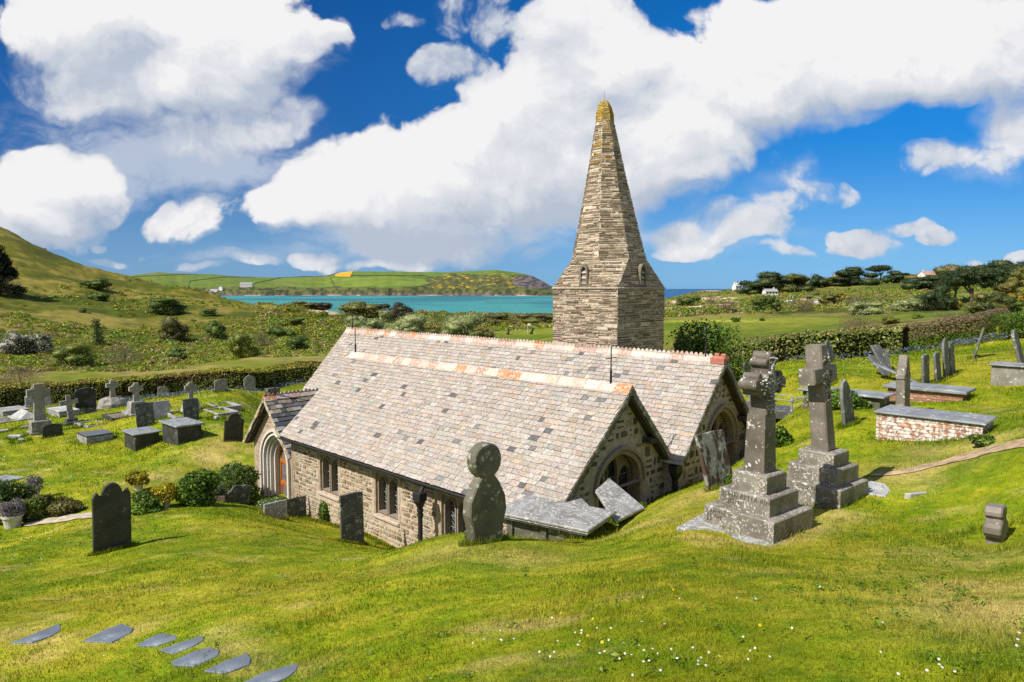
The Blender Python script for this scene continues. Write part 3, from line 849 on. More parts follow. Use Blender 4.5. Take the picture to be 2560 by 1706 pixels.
# --- ridge tiles
def ridge(name, p0, p1, k0, k1, crest, wing=.19):
    mb = MB()
    p0, p1 = Vector(p0), Vector(p1)
    d = (p1-p0); L = d.length; d.normalize()
    side = d.cross(UP).normalized()
    mb.m = T_LC @ frame(p0, d, -side, UP)
    n = int(L/.45); s = L/n
    for i in range(n):
        c = pick([((.38,.25,.19),.35),((.46,.36,.30),.37),((.42,.19,.09),.09),((.50,.44,.39),.19)])
        z = rng.uniform(.03, .045); x0, x1 = i*s, i*s+s-.006
        l0, l1 = wing/math.hypot(1, k0), wing/math.hypot(1, k1)
        mb.add([(x0,-l0,z-k0*l0),(x1,-l0,z-k0*l0),(x1,0,z+.03),(x0,0,z+.03),(x0,l1,z-k1*l1),(x1,l1,z-k1*l1),(x0,-l0,z-k0*l0-.03),(x1,-l0,z-k0*l0-.03),(x0,l1,z-k1*l1-.03),(x1,l1,z-k1*l1-.03)],
               [(0,1,2,3),(3,2,5,4),(6,7,1,0),(4,5,9,8),(0,3,4),(1,5,2),(6,0,4,8),(7,9,5,1)], c)
        if crest:
            for q in range(3):
                xa = x0+(q+.5)*s/3
                hgt = rng.uniform(.055, .085); hw_ = s/6.3
                mb.add([(xa-hw_,-.018,z+.02),(xa+hw_,-.018,z+.02),(xa+hw_*.45,-.014,z+.03+hgt*.8),(xa,-.014,z+.03+hgt),(xa-hw_*.45,-.014,z+.03+hgt*.8),
                        (xa-hw_,.018,z+.02),(xa+hw_,.018,z+.02),(xa+hw_*.45,.014,z+.03+hgt*.8),(xa,.014,z+.03+hgt),(xa-hw_*.45,.014,z+.03+hgt*.8)],
                       [(0,1,2,3,4),(9,8,7,6,5),(1,6,7,2),(2,7,8,3),(3,8,9,4),(4,9,5,0)], c)
    return mb.build(name, M_terra, church)
ridge('aisle_ridge', AB(A_E+.0, A_RB, A_RZ), AB(A_W, A_RB, A_RZ), 1.0, KA, False, .24)
ridge('nave_ridge', AB(N_E+.42, N_RB, N_RZ), AB(N_W, N_RB, N_RZ), KN, KN, True)
ridge('porch_ridge', AB(P_A, P_B, P_RZ), AB(P_A, 16.4, P_RZ), P_K, P_K, True)
mb = MB(); mb.m = T_LC @ frame(AB(N_E, N_RB, N_RZ), D1, D2*-1, UP)
mb.prism([(0, -.17), (.42, -.17), (.42, .17), (0, .17)], -.14, .07, (.36, .135, .095), .05)
for q in (.1, .3): mb.prism([(q-.07, -.03), (q+.07, -.03), (q+.07, .03), (q-.07, .03)], .07, .15, (.36, .135, .095), .03)
mb.build('ridge_end_tile', M_dress, church)
# --- finial crosses
def finial(a, b, z, h, wheel=False, axis=None):
    mb = MB(); mb.m = T_LC @ frame(AB(a, b, z), D2, -D1, UP) if axis is None else T_LC @ frame(AB(a, b, z), *axis)
    mb.tube((0, 0, -.1), (0, 0, h*.33), .035, .03, 10)
    mb.tube((0, 0, h*.33), (0, 0, h), .016, .014, 8)
    mb.tube((-.22, 0, h*.70), (.22, 0, h*.70), .011, .011, 6)
    mb.frustum(.034, h*.30, .026, h*.38, 10)
    if wheel:
        for i in range(16):
            t0, t1 = 2*math.pi*i/16, 2*math.pi*(i+1)/16
            mb.tube((.13*math.cos(t0), 0, h*.70+.13*math.sin(t0)), (.13*math.cos(t1), 0, h*.70+.13*math.sin(t1)), .011, .011, 6)
    mb.build('finial_cross', M_iron, church)
finial(21.75, A_RB, A_RZ, 1.0)
finial(N_W-.55, N_RB, N_RZ, 1.02)
finial(10.15, A_RB, A_RZ+.03, .92)
finial(9.75, N_RB, N_RZ, .98, True)
finial(P_A, P_B+.45, P_RZ, .95)

# --- walls
WB, GE, GN = 11.19, 9.75, 9.35
WINS = [19.36, 16.18, 13.14]
def wall_s_ok(x, y):
    if x < -21.83 or x > -GE-.02 or y > -4.92: return False
    return not any(abs(-x-c) < .66 and -6.76 < y < -5.2 for c in WINS)
mb = mbw(AB(0, WB, 0), EAST, UP, -NORTH)
holes = [[(-c-.56, -6.62), (-c+.56, -6.62), (-c+.56, -5.36), (-c-.56, -5.36)] for c in WINS]
mb.holed([(-21.85, -8.6), (-GE, -8.6), (-GE, -4.88), (-21.85, -4.88)], holes, -.55, 0, (.41, .325, .24))
aw = mb.build('aisle_wall', M_mortar, church)
mb = mbw(AB(0, WB, 0), EAST, UP, -NORTH)
rubble(mb, (-21.85, -GE, -8.3, -4.9), wall_s_ok, PAL_S, (.07, .20), (.10, .36), .020)
mb.build('stonework', M_rubble, aw)
# west wall of the aisle above the porch
mb = mbw(AB(21.85, 0, 0), -NORTH, UP, D1)
mb.prism([(-15.6, -8.4), (-WB, -8.4), (-WB, -5.0), (-A_RB, -2.55), (-15.6, -4.5)], -.5, 0, (.38, .30, .21))
mb.build('aisle_west_wall', M_mortar, church)
def window_s(c):
    mb = mbw(AB(c, WB, 0), EAST, UP, -NORTH)
    SC = (.225, .19, .15)
    lan = [arch(x, .195, -6.52, -5.74, -5.45) for x in (-.262, .262)]
    mb.holed([(-.558, -6.618), (.558, -6.618), (.558, -5.362), (-.558, -5.362)], lan, -.30, -.09, SC)
    # moulded edge of the lights, sill and label stops
    for x in (-.262, .262): mb.holed(arch(x, .245, -6.56, -5.74, -5.40), [arch(x, .200, -6.53, -5.74, -5.45)], -.088, -.05, SC)
    mb.prism([(-.62, -6.74), (.62, -6.74), (.62, -6.64), (-.62, -6.64)], -.28, .06, (.37, .32, .26), .025)
    mb.prism([(-.66, -5.345), (.66, -5.345), (.66, -5.25), (-.66, -5.25)], -.05, .07, (.36, .31, .25), .02)
    for x in (-.72, .66): mb.prism([(x, -5.52), (x+.10, -5.52), (x+.10, -5.25), (x, -5.25)], -.05, .075, (.36, .31, .25), .02)
    for x in (-.60, .60):
        z = -6.62
        while z < -5.4:
            h = rng.uniform(.2, .34); z1 = min(z+h, -5.36); wd = rng.uniform(.05, .11)
            mb.prism([(min(x, x+math.copysign(wd, x)), z+.006), (max(x, x+math.copysign(wd, x)), z+.006), (max(x, x+math.copysign(wd, x)), z1-.006), (min(x, x+math.copysign(wd, x)), z1-.006)], -.2, .016, pick([((.36, .31, .24), 1)]), .012)
            z = z1
    wn_ = mb.build('window', M_dress, church)
    mg = mbw(AB(c, WB, 0), EAST, UP, -NORTH)
    mg.box((-.5, -6.6, -.262), (.5, -5.40, -.25))
    mg.build('glazing', M_glass, wn_)
    ml = mbw(AB(c, WB, 0), EAST, UP, -NORTH)
    for x in (-.262, .262):
        for z in (-6.28, -5.98, -5.70): ml.tube((x-.2, z, -.235), (x+.2, z, -.235), .012, .012, 6)
        ml.tube((x, -6.53, -.237), (x, -5.46, -.237), .007, .007, 5)
        for q in range(-1, 9):
            z = -6.55+q*.14
            for sx in (-1, 1):
                z1 = z+.30
                za, zb = max(z, -6.53), min(z1, -5.5)
                if zb <= za: continue
                xa, xb = x+sx*(-.19+.38*(za-z)/.30), x+sx*(-.19+.38*(zb-z)/.30)
                ml.tube((xa, za, -.245), (xb, zb, -.245), .0045, .0045, 4)
    ml.build('leading', M_lead, wn_)
for c in WINS: window_s(c)
# east gables
def gable(name, a, bc, rz, k0, k1, b0, b1, win, zb=-7.4):
    """win: centre, half width, sill, springing, apex, lights"""
    c, hw, zs, zsp, za, nl = win
    top = lambda b: rz-.16-(k0*(bc-b) if b < bc else k1*(b-bc))
    outer = [(b0, zb), (b1, zb), (b1, top(b1)), (bc, top(bc)), (b0, top(b0))]
    hole = arch(c, hw, zs, zsp, za)
    mb = mbw(AB(a, 0, 0), NORTH, UP, EAST)
    mb.holed(outer, [hole], -.5, 0, (.33, .275, .24))
    gw = mb.build(name, M_mortar, church)
    big = arch(c, hw+.2, zs-.1, zsp, za+.2)
    def ok(x, y): return b0+.02 < x < b1-.02 and y < top(x)-.02 and not inside(big, x, y)
    mb = mbw(AB(a, 0, 0), NORTH, UP, EAST)
    rubble(mb, (b0, b1, zb, rz), ok, PAL_G, (.13, .36), (.15, .42), .075, (.004, .022))
    mb.build('stonework', M_rubble, gw)
    mb = mbw(AB(a, 0, 0), NORTH, UP, EAST)
    DC = (.23, .19, .165)
    mb.holed(arch(c, hw+.13, zsp-.12, zsp, za+.13), [arch(c, hw+.05, zsp-.13, zsp, za+.05)][:0] or [arch(c, hw+.05, zsp-.119, zsp, za+.05)], -.05, .09, DC)
    mb.holed(arch(c, hw+.05, zs, zsp, za+.05), [arch(c, hw-.07, zs+.05, zsp, za-.08)], -.2, .02, (.24, .18, .14))
    step = 2*(hw-.07)/nl
    lights = []
    for i in range(nl):
        x = c-hw+.07+step*(i+.5)
        off = abs(i-(nl-1)/2)
        lights.append(arch(x, step*.5-.028, zs+.08, zsp+.18-.30*off, za-.17-.34*off))
    mb.holed(arch(c, hw-.065, zs+.04, zsp, za-.075), lights, -.36, -.26, (.20, .14, .11))
    wn_ = mb.build('window', M_dress, church)
    mg = mbw(AB(a, 0, 0), NORTH, UP, EAST)
    mg.box((c-hw+.05, zs+.04, -.42), (c+hw-.05, za-.15, -.40))
    mg.build('glazing', M_glass, wn_)
    ml = mbw(AB(a, 0, 0), NORTH, UP, EAST)
    ml.tube((c, zs+.1, -.385), (c, zsp+.2, -.385), .011, .011, 5)
    for z in np.arange(zs+.3, zsp+.1, .3): ml.tube((c-hw+.1, z, -.385), (c+hw-.1, z, -.385), .010, .010, 5)
    ml.build('leading', M_lead, wn_)
gable('aisle_east_wall', GE, A_RB, A_RZ, KA, 1.08, WB, 15.66, (13.63, .92, -5.95, -4.75, -3.98, 3))
gable('nave_east_wall', GN, N_RB, N_RZ, KN, KN, 15.66, 20.25, (18.0, .82, -6.0, -4.35, -3.42, 3))
# plain walls that close the nave
mb = mbw(AB(28.6, 0, 0), -NORTH, UP, D1)
mb.prism([(-20.25, -8.4), (-14.9, -8.4), (-14.9, -5.3), (-N_RB, -2.15), (-20.25, -4.95)], -.5, 0, (.38, .30, .21))
mb.m = T_LC @ frame(AB(0, 20.25, 0), -EAST, UP, NORTH)
mb.prism([(GN, -7.4), (28.6, -7.4), (28.6, -4.95), (GN, -4.95)], -.5, 0, (.38, .30, .21))
mb.m = T_LC @ frame(AB(0, 14.9, 0), EAST, UP, -NORTH)
mb.prism([(-28.6, -8.5), (-21.8, -8.5), (-21.8, -5.3), (-28.6, -5.3)], -.5, 0, (.38, .30, .21))
mb.build('nave_wall', M_mortar, church)
# verges: mortared slate edges under the gable slopes
def verge(a, bc, rz, k, sgn, run):
    Y_ = (D2*sgn-UP*k).normalized()              # down the slope
    X_ = EAST
    Z_ = X_.cross(Y_)
    if Z_.z < 0: Z_ = -Z_; X_ = -X_
    L = run*math.hypot(1, k)
    mb = MB(); mb.m = T_LC @ frame(AB(a, bc, rz), X_, Y_, X_.cross(Y_))
    sx = 1 if X_.dot(EAST) > 0 else -1
    x0, x1 = sorted((-.02*sx, -.24*sx))
    mb.box((x0, .02, -.19), (x1, L, -.09), (.055, .045, .035))
    y = .0
    while y < L:
        l = rng.uniform(.10, .26)
        xa, xb = sorted((.012*sx, -.10*sx))
        mb.box((xa, y, -.10-rng.uniform(.0, .05)), (xb, min(y+l-.01, L), -.004), pick([((.26, .24, .20), .5), ((.16, .145, .11), .5)]), .01)
        y += l
    mb.build('verge', M_soffit, church)
verge(A_E, A_RB, A_RZ, KA, -1, A_RB-A_EB)
verge(A_E, A_RB, A_RZ, 1.08, 1, 15.6-A_RB)
verge(N_E, N_RB, N_RZ, KN, -1, 2.2)
verge(N_E, N_RB, N_RZ, KN, 1, 2.75)
for a, b, z in ((GE-.12, 14.72, -3.86), (GN-.12, 19.05, -3.85)):
    mb = MB(); mb.m = T_LC @ frame(AB(a, b, z), NORTH, UP, EAST)
    mb.prism([(-.14, -.06), (.14, -.10), (.15, .02), (-.12, .10)], -.14, .16, (.045, .04, .035), .02)
    mb.build('corbel', M_soffit, church)
# gutters and pipes
mb = MB(); mb.m = T_LC @ frame(AB(0, A_EB-.03, A_EZ-.035), EAST, -NORTH, UP)
prof = [(.062*math.cos(t), .062*math.sin(t)) for t in np.linspace(math.pi, 2*math.pi, 9)]
xs = np.arange(-A_W+.02, -A_E-.1, 1.2)
for x0 in xs:
    x1 = min(x0+1.195, -A_E-.05)
    vs = [(x, q[0]*-1, q[1]) for x in (x0, x1) for q in prof]
    mb.add(vs, [(i, i+1, 10+i-0, 9+i) if False else (i, 9+i, 10+i, i+1) for i in range(8)])
    vs = [(x, q[0]*-.85, q[1]*.85) for x in (x0, x1) for q in prof]
    mb.add(vs, [(i+1, 10+i, 9+i, i) for i in range(8)])
mb.box((-A_W+.05, -.20, -.12), (-A_E-.3, -.09, .0), (1, 1, 1))
mb.build('gutter', M_iron, church)
def pipe(O, X_, Y_):
    mb = MB(); mb.m = T_LC @ frame(O, X_, Y_, UP)
    mb.tube((0, .02, -.02), (0, -.16, -.26), .055, .055, 10)
    mb.prism([(-.15, -.27), (.15, -.27), (.15, -.03), (-.15, -.03)], -.42, -.20, (1, 1, 1), .02)
    mb.frustum(.17, -.42, .08, -.62, 14, c0=(0, -.15), c1=(0, -.14))
    mb.tube((0, -.14, -.60), (0, -.14, -3.3), .062, .062, 14)
    for z in (-.66, -.78, -1.9): mb.frustum(.085, z, .085, z-.07, 14, c0=(0, -.14), c1=(0, -.14))
    mb.build('downpipe', M_iron, church)
pipe(AB(14.0, A_EB-.02, A_EZ-.05)+NORTH*.06, EAST, NORTH*1.0)
pipe(AB(A_E+.05, 15.62, -4.42)-D1*.02, NORTH, -EAST)
mb = MB(); mb.m = T_LC @ frame(AB(A_E-.04, 15.6, -4.47), EAST, NORTH, UP)
mb.prism([(-.25, -.16), (.1, -.12), (.1, .2), (-.25, .2)], 0, .035, (1, 1, 1), .01)
mb.build('valley_lead', M_lead, church)

# --- porch wall, arch, door
PW = 11.42
mb = mbw(AB(0, PW, 0), EAST, UP, -NORTH)
ptop = lambda a: P_RZ-.14-P_K*abs(a-P_A)
outer = [(-25.25, -8.4), (-21.86, -8.4), (-21.86, ptop(21.86)), (-P_A, ptop(P_A)), (-25.25, ptop(25.25))]
hole = arch(-23.5, .98, -8.3, -6.35, -5.25)
mb.holed(outer, [hole], -.5, 0, (.34, .265, .195))
mb.m = T_LC @ frame(AB(25.25, 0, 0), -NORTH, UP, D1)
mb.prism([(-15, -8.4), (-PW-.002, -8.4), (-PW-.002, -5.62), (-15, -5.62)], -.4, .0, (.34, .265, .195))
pw = mb.build('porch_wall', M_mortar, church)
mb = mbw(AB(0, PW, 0), EAST, UP, -NORTH)
bigp = arch(-23.5, 1.16, -8.5, -6.35, -5.05)
rubble(mb, (-25.25, -21.9, -8.2, -4.2), lambda x, y: -25.23 < x < -21.9 and y < ptop(-x)-.03 and not inside(bigp, x, y), [((.30, .235, .175), .6), ((.24, .185, .14), .3), ((.13, .10, .08), .1)], (.09, .22), (.15, .5), .02, (.002, .012))
mb.build('stonework', M_rubble, pw)
mb = mbw(AB(0, PW, 0), EAST, UP, -NORTH)
LW = (.56, .53, .48)
def band(h0, h1, z0, z1, c=LW):
    e0, e1 = h0-.98, h1-.98
    mb.holed(arch(-23.5, h0, -8.3, -6.35, -5.25+e0*1.15, 12), [arch(-23.5, h1, -8.299, -6.35, -5.25+e1*1.15, 12)], z0, z1, c)
band(1.12, 1.02, -.05, .10, (.50, .47, .42)); band(.978, .90, -.20, .045); band(.896, .80, -.30, -.06, (.52, .49, .44)); band(.796, .72, -.36, -.14); band(.716, .60, -.50, -.26, (.50, .46, .41))
mb.build('porch_arch', M_lime, church)
mb = mbw(AB(0, PW, 0), EAST, UP, -NORTH)
dz = -.44
mb.holed(arch(-23.5, .60, -8.3, -6.35, -5.69, 10), [[(-24.0, -7.9), (-23.54, -7.9), (-23.54, -7.35), (-24.0, -7.35)], [(-23.46, -7.9), (-23.0, -7.9), (-23.0, -7.35), (-23.46, -7.35)],
          [(-24.0, -7.22), (-23.54, -7.22), (-23.54, -6.52), (-24.0, -6.52)], [(-23.46, -7.22), (-23.0, -7.22), (-23.0, -6.52), (-23.46, -6.52)],
          arch(-23.5, .50, -6.38, -6.34, -5.82, 8)], dz-.06, dz)
dr = mb.build('door', M_wood, church)
mg = mbw(AB(0, PW, 0), EAST, UP, -NORTH)
mg.box((-24.05, -8.2, dz-.05), (-22.95, -5.9, dz-.03))
mg.build('door_glass', plain('frosted_glass', (.16, .13, .12), .15, .5, var=.3, scale=4), dr)
def pverge(sgn):
    Y_ = (D1*sgn-UP*P_K).normalized(); X_ = -NORTH
    Z_ = X_.cross(Y_)
    if Z_.z < 0: X_ = -X_
    sx = 1 if X_.dot(-NORTH) > 0 else -1
    mb = MB(); mb.m = T_LC @ frame(AB(P_A, P_B, P_RZ), X_, Y_, X_.cross(Y_))
    L = pl
    xa, xb = sorted((-.05*sx, -.26*sx)); mb.box((xa, .02, -.20), (xb, L-.1, -.09), (.05, .04, .03))
    y = 0
    while y < L:
        l = rng.uniform(.1, .22); xa, xb = sorted((.012*sx, -.09*sx))
        mb.box((xa, y, -.09-rng.uniform(0, .05)), (xb, min(y+l-.008, L), .0), pick([((.38, .32, .22), .6), ((.25, .21, .15), .4)]), .01)
        y += l
    mb.build('verge', M_soffit, church)
pverge(1); pverge(-1)

# --- tower and spire
TWD = 3.14
TC0 = AB(15.0+TWD/2, 20.5+TWD/2, 0)+Vector((.12, 0, 0))
TZ, BZ = .05, 1.15
def ap(z):
    if z < BZ: return 1.57+(1.39-1.57)*max(0, (z-TZ))/(BZ-TZ) if z > TZ else 1.57
    if z < 6.5: return 1.39-(z-BZ)*.1985-.03*math.sin((z-BZ)/5.35*math.pi)
    return max(.05, .328*math.sqrt(max(0, 1-((z-6.5)/.86)**2)))
def ap_d(z):        # the four corner faces
    if z < BZ: return 1.57*math.sqrt(2)+(1.39-1.57*math.sqrt(2))*(z-TZ)/(BZ-TZ)
    return ap(z)
T8 = math.tan(math.pi/8)
def hw(z, diag):
    if z <= TZ: return 1.57
    if z < BZ:
        a, d = ap(z), ap_d(z)
        xx = d*math.sqrt(2)-a                     # where main and corner faces meet
        return xx if not diag else (a-xx)/math.sqrt(2)
    return ap(z)*T8
lean = lambda z: Vector((-.035*max(0, z), 0, 0)) # the old spire is not quite plumb
courses = []
z = -4.2
while z < 7.30:
    h = rng.uniform(.05, .115) if z < 6.4 else rng.uniform(.05, .08)
    if z < TZ < z+h: h = TZ-z if TZ-z > .03 else h
    if z < BZ < z+h and BZ-z > .03: h = BZ-z
    courses.append((z, min(z+h, 7.34))); z += h
mbt, mbs, mst, mss = MB(), MB(), MB(), MB()
for m in (mbt, mbs, mst, mss): m.m = T_LC
for fi in range(8):
    diag = fi % 2 == 1
    ang = fi*math.pi/4
    N0 = (-D2*math.cos(ang)+EAST*math.sin(ang)).normalized()      # 0 south, 1 south-east, 2 east ...
    X0 = UP.cross(N0)
    # X x Y = N with Y up
    for (z0, z1) in courses:
        if diag and z0 < TZ-1e-6: continue
        f = ap_d if diag else ap
        w0, w1 = hw(z0+1e-6 if z0 >= TZ else z0, diag), hw(z1-1e-6, diag)
        d0, d1 = f(z0+1e-6), f(z1-1e-6)
        C0, C1 = TC0+lean(z0), TC0+lean(z1)
        P_ = lambda x, t, o: C0.lerp(C1, t)+N0*(d0+(d1-d0)*t+o)+X0*x+UP*(z0+(z1-z0)*t)
        tgt, st = (mbt, mst) if z0 < TZ-1e-6 else (mbs, mss)
        mort = (.49, .425, .335) if z0 < 6.55 else (.40, .30, .10)
        tgt.add([P_(-w0, 0, 0), P_(w0, 0, 0), P_(w1, 1, 0), P_(-w1, 1, 0)], [(0, 1, 2, 3)], mort)
        if fi in (4, 5) and z0 < 1: continue
        x = -w0-rng.random()*.2
        hcs = z1-z0
        while x < w0:
            l = rng.uniform(.14, .62) if rng.random() < .75 else rng.uniform(.07, .18)
            a, bb = max(x, -w0), min(x+l-rng.uniform(.008, .022), w0)
            x += l
            if bb-a < .03 or rng.random() < .03: continue
            g0, g1 = rng.uniform(.06, .24), 1-rng.uniform(.06, .24)
            ss = w1/max(w0, 1e-3)
            o = rng.uniform(.006, .034)
            c = pick(PAL_T)
            if z0 > 6.55+rng.uniform(-.35, .1): c = pick([((.38, .24, .035), .6), ((.38, .30, .14), .4)])
            elif z0 > 4.8 and rng.random() < .10: c = (.34, .21, .03)
            sh0, sh1 = 1+(ss-1)*g0, 1+(ss-1)*g1
            e = .004
            q = [P_(a*sh0, g0, -.01), P_(bb*sh0, g0, -.01), P_(bb*sh1, g1, -.01), P_(a*sh1, g1, -.01),
                 P_(a*sh0+e, g0+.05, o), P_(bb*sh0-e, g0+.05, o*rng.uniform(.6, 1.2)), P_(bb*sh1-e, g1-.05, o*rng.uniform(.7, 1.2)), P_(a*sh1+e, g1-.05, o)]
            st.add(q, [(4, 5, 6, 7), (0, 1, 5, 4), (1, 2, 6, 5), (2, 3, 7, 6), (3, 0, 4, 7)], c)
top_ = TC0+lean(7.3)
mbs.add([top_+Vector((.10*math.cos(t), .10*math.sin(t), 7.30)) for t in np.linspace(0, 2*math.pi, 9)[:-1]]+[top_+Vector((0, 0, 7.38))], [(i, (i+1) % 8, 8) for i in range(8)], (.40, .26, .04))
mbs.tube(top_+Vector((0, 0, 7.3)), top_+Vector((.01, 0, 7.75)), .006, .004, 5, (.1, .1, .1))
tw = mbt.build('tower', M_mortar, church)
mst.build('stonework', M_tower, tw)
# drip course and plinth
mb = MB(); mb.m = T_LC @ frame(TC0, EAST, NORTH, UP)
for zz, o, h, nm in ((TZ-.05, .05, .05, 'string_course'), (-2.62, .10, .16, 'plinth')):
    s_ = 1.57+o
    mb = MB(); mb.m = T_LC @ frame(TC0, EAST, NORTH, UP)
    mb.prism([(-s_, -s_), (s_, -s_), (s_, s_), (-s_, s_)], zz, zz+h, (.36, .31, .24), .03)
    mb.build(nm, M_tower, tw)
sp = mbs.build('spire', M_mortar, church)
mss.build('stonework', M_tower, sp)
for N0, off in ((-D2, -.02), (EAST, .05)):
    X0 = UP.cross(N0)
    O = TC0+N0*1.59+X0*off
    mb = MB(); mb.m = T_LC @ frame(O, X0, UP, N0)
    mb.holed(arch(0, .20, .10, .62, .95), [arch(0, .125, .12, .60, .84)], -.30, .012, (.17, .145, .11))
    mb.box((-.13, .10, -.20), (.13, .88, -.17), (.02, .018, .015))  # dark back panel stands in for the unlit inside
    for q in range(3): 
        zc = .20+q*.2
        mb.add([(-.125, zc, -.02), (.125, zc, -.02), (.125, zc+.13, -.14), (-.125, zc+.13, -.14), (-.125, zc-.015, -.02), (.125, zc-.015, -.02)], [(0, 1, 2, 3), (4, 5, 1, 0)], (.40, .38, .34))
    mb.build('belfry_opening', M_dress, sp)

# ------------------------------------------------------------------ gravestones
M_sl_dark = stone_mat('dark_slate', (0.062, 0.062, 0.054), (0.026, 0.027, 0.024), (.20, .20, .17), .12, 7)
M_sl_grey = stone_mat('grey_slate', (0.1615, 0.1658, 0.1573), (0.0892, 0.0918, 0.085), (.36, .36, .33), .30, 9)
M_sl_mid = stone_mat('lichened_slate', (0.1125, 0.117, 0.1035), (0.054, 0.0558, 0.0495), (.29, .29, .25), .35, 10)
M_plate = stone_mat('slate_ledger', (.255, .275, .285), (.155, .165, .175), (.37, .38, .37), .32, 8)
M_pale = stone_mat('pale_lichened_slate', (.31, .31, .295), (.17, .165, .15), (.42, .415, .39), .55, 15)
M_gran = stone_mat('granite', (.28, .265, .225), (.17, .16, .13), (.42, .41, .37), .35, 12)
M_marble = stone_mat('weathered_marble', (.46, .45, .43), (.30, .30, .29), (.55, .54, .51), .3, 6)
M_cross = stone_mat('brown_weathered_stone', (0.156, 0.1342, 0.1108), (0.078, 0.0663, 0.0546), (.55, .54, .50), .28, 19, .10, side=.6)
M_crossb = stone_mat('brown_sooty_stone', (0.2295, 0.1997, 0.17), (0.1275, 0.1105, 0.0918), (.50, .49, .45), .16, 16, .05, side=.6)
M_step = stone_mat('mottled_stone_steps', (0.258, 0.2322, 0.1892), (0.129, 0.1118, 0.0903), (.43, .42, .385), .46, 26, .07, side=.6)
M_wheel = stone_mat('greenish_granite', (0.1482, 0.142, 0.1053), (0.078, 0.0764, 0.0562), (.33, .32, .27), .32, 9)
M_black = plain('polished_black_granite', (.016, .016, .018), .18, .5)
M_rust = stone_mat('rust_lichened_slate', (.27, .275, .235), (.19, .19, .16), (.40, .405, .35), .35, 9, scab=(.06, .038, .027))
M_grit = plain('grave_gravel', (.17, .15, .125), .95, .1, var=.6, scale=60)
for m in (M_rust,):        # big dark brown scabs
    pass
def prof(kind, w, h, r=None):
    r = r or random.Random(int(w*1000+h*777))
    a = w/2
    if kind == 'flat': return [(-a, 0), (a, 0), (a*1.0, h*.985), (a*.3, h+.004), (-a*.4, h-.006), (-a, h)]
    if kind == 'round':
        return [(-a, 0), (a, 0)]+[(a*math.cos(t), h-a*.8+a*.8*math.sin(t)) for t in np.linspace(0, math.pi, 15)]
    if kind == 'arc':
        return [(-a, 0), (a, 0)]+[(a*math.cos(t), h-a*.32+a*.32*math.sin(t)) for t in np.linspace(0, math.pi, 13)]
    if kind == 'gothic': return arch(0, a, 0, h-a*1.15, h, 7)
    if kind == 'shoulder':
        s = h-a*.72
        return [(-a, 0), (a, 0), (a, s+.01), (a*.86, s+.03), (a*.74, s)]+[(a*.70*math.cos(t), s+a*.72*math.sin(t)) for t in np.linspace(.12, math.pi-.12, 13)]+[(-a*.74, s), (-a*.86, s+.03), (-a, s+.01)]
    if kind == 'scoop':
        s = h-a*.30
        return [(-a, 0), (a, 0), (a, s), (a*.88, s+.005), (a*.72, s+.05), (a*.45, h-.02), (a*.15, h), (-a*.15, h), (-a*.45, h-.02), (-a*.72, s+.05), (-a*.88, s+.005), (-a, s)]
    if kind == 'stepped':
        s = h-a*.55
        return [(-a, 0), (a, 0), (a, s), (a*.82, s+.005), (a*.78, s+.06), (a*.1, h), (-a*.1, h), (-a*.78, s+.06), (-a*.82, s+.005), (-a, s)]
    if kind == 'ogee':      # small pointed ears either side of a pointed head
        s = h*.78
        L = [(a, 0), (a, s+.03), (a*.95, s+.07), (a*.86, s+.145), (a*.78, s+.17), (a*.70, s+.125), (a*.60, s+.075), (a*.56, s+.085), (a*.50, s+.16), (a*.36, s+.265), (a*.18, h-.02), (a*.06, h)]
        return L+[(-x, y) for x, y in L[::-1]]
    if kind == 'broken':
        return [(-a, 0), (a, 0), (a*1.02, h*.86), (a*.5, h*.95), (a*.1, h*.96), (-a*.25, h), (-a*.45, h*.95), (-a*.6, h*.74), (-a*.74, h*.66), (-a*.98, h*.2)]
    if kind == 'jag':
        return [(-a, 0), (a, 0), (a*.98, h*.6), (a*.72, h*.68), (a*.62, h*.82), (a*.2, h*.95), (-a*.1, h), (-a*.55, h*.95), (-a*.8, h*.82), (-a, h*.6)]
STAND = frame((0, 0, 0), (1, 0, 0), (0, 0, 1), (0, -1, 0))
def put(o, p, yaw=0, lx=0, ly=0, sink=0):
    o.location = (p.x, p.y, p.z-sink); o.rotation_euler = (R(lx), R(ly), PH+R(yaw)); return o
GR = 'gravestones in the churchyard'
def headstone(label, px, py, hpx, w, kind, mat, lx=0, ly=0, yaw=0, t=.07, name='headstone', ymin=0, cat='gravestone', part=None, depth=None):
    p = place(px, py, ymin) if depth is None else at_depth(px, depth)
    h = hpx*p.y/F
    mb = MB(); mb.m = STAND
    out = [(x, y if y > 0 else -.25) for x, y in prof(kind, w, h)]
    mb.prism(out, -t/2, t/2, (1, 1, 1), min(.012, t*.2), True)
    o = put(mb.build(name, mat), p, yaw, lx, ly)
    tag(o, label, cat, GR)
    if part:
        mb = MB(); mb.m = STAND
        part(mb, w, h, t); mb.build('carved_panel', part.mat, o)
    return o
H = headstone
H('tall leaning rectangular slate headstone scabbed with brown lichen beside the nave gable', 1802, 1216, 140, .86, 'flat', M_rust, -16, 0, -4, .075)
H('grey round-topped headstone standing alone uphill of the tall bare cross', 2122, 1060, 114, .62, 'jag', M_sl_grey, -7, -2, 0, .08)
H('thin grey headstone nearest to the end of the red brick tombs', 2314, 963, 77, .62, 'flat', M_sl_grey, -3, 0)
H('short pale-streaked headstone between two taller slabs', 2346, 955, 75, .55, 'arc', M_sl_grey, -6, 0)
H('tall pointed headstone in front of its twin near the bluebells', 2367, 945, 100, .58, 'gothic', M_sl_grey, -5, 0)
H('flat-topped headstone half hidden behind a tall pointed one', 2382, 936, 80, .5, 'flat', M_sl_grey, -6, 0)
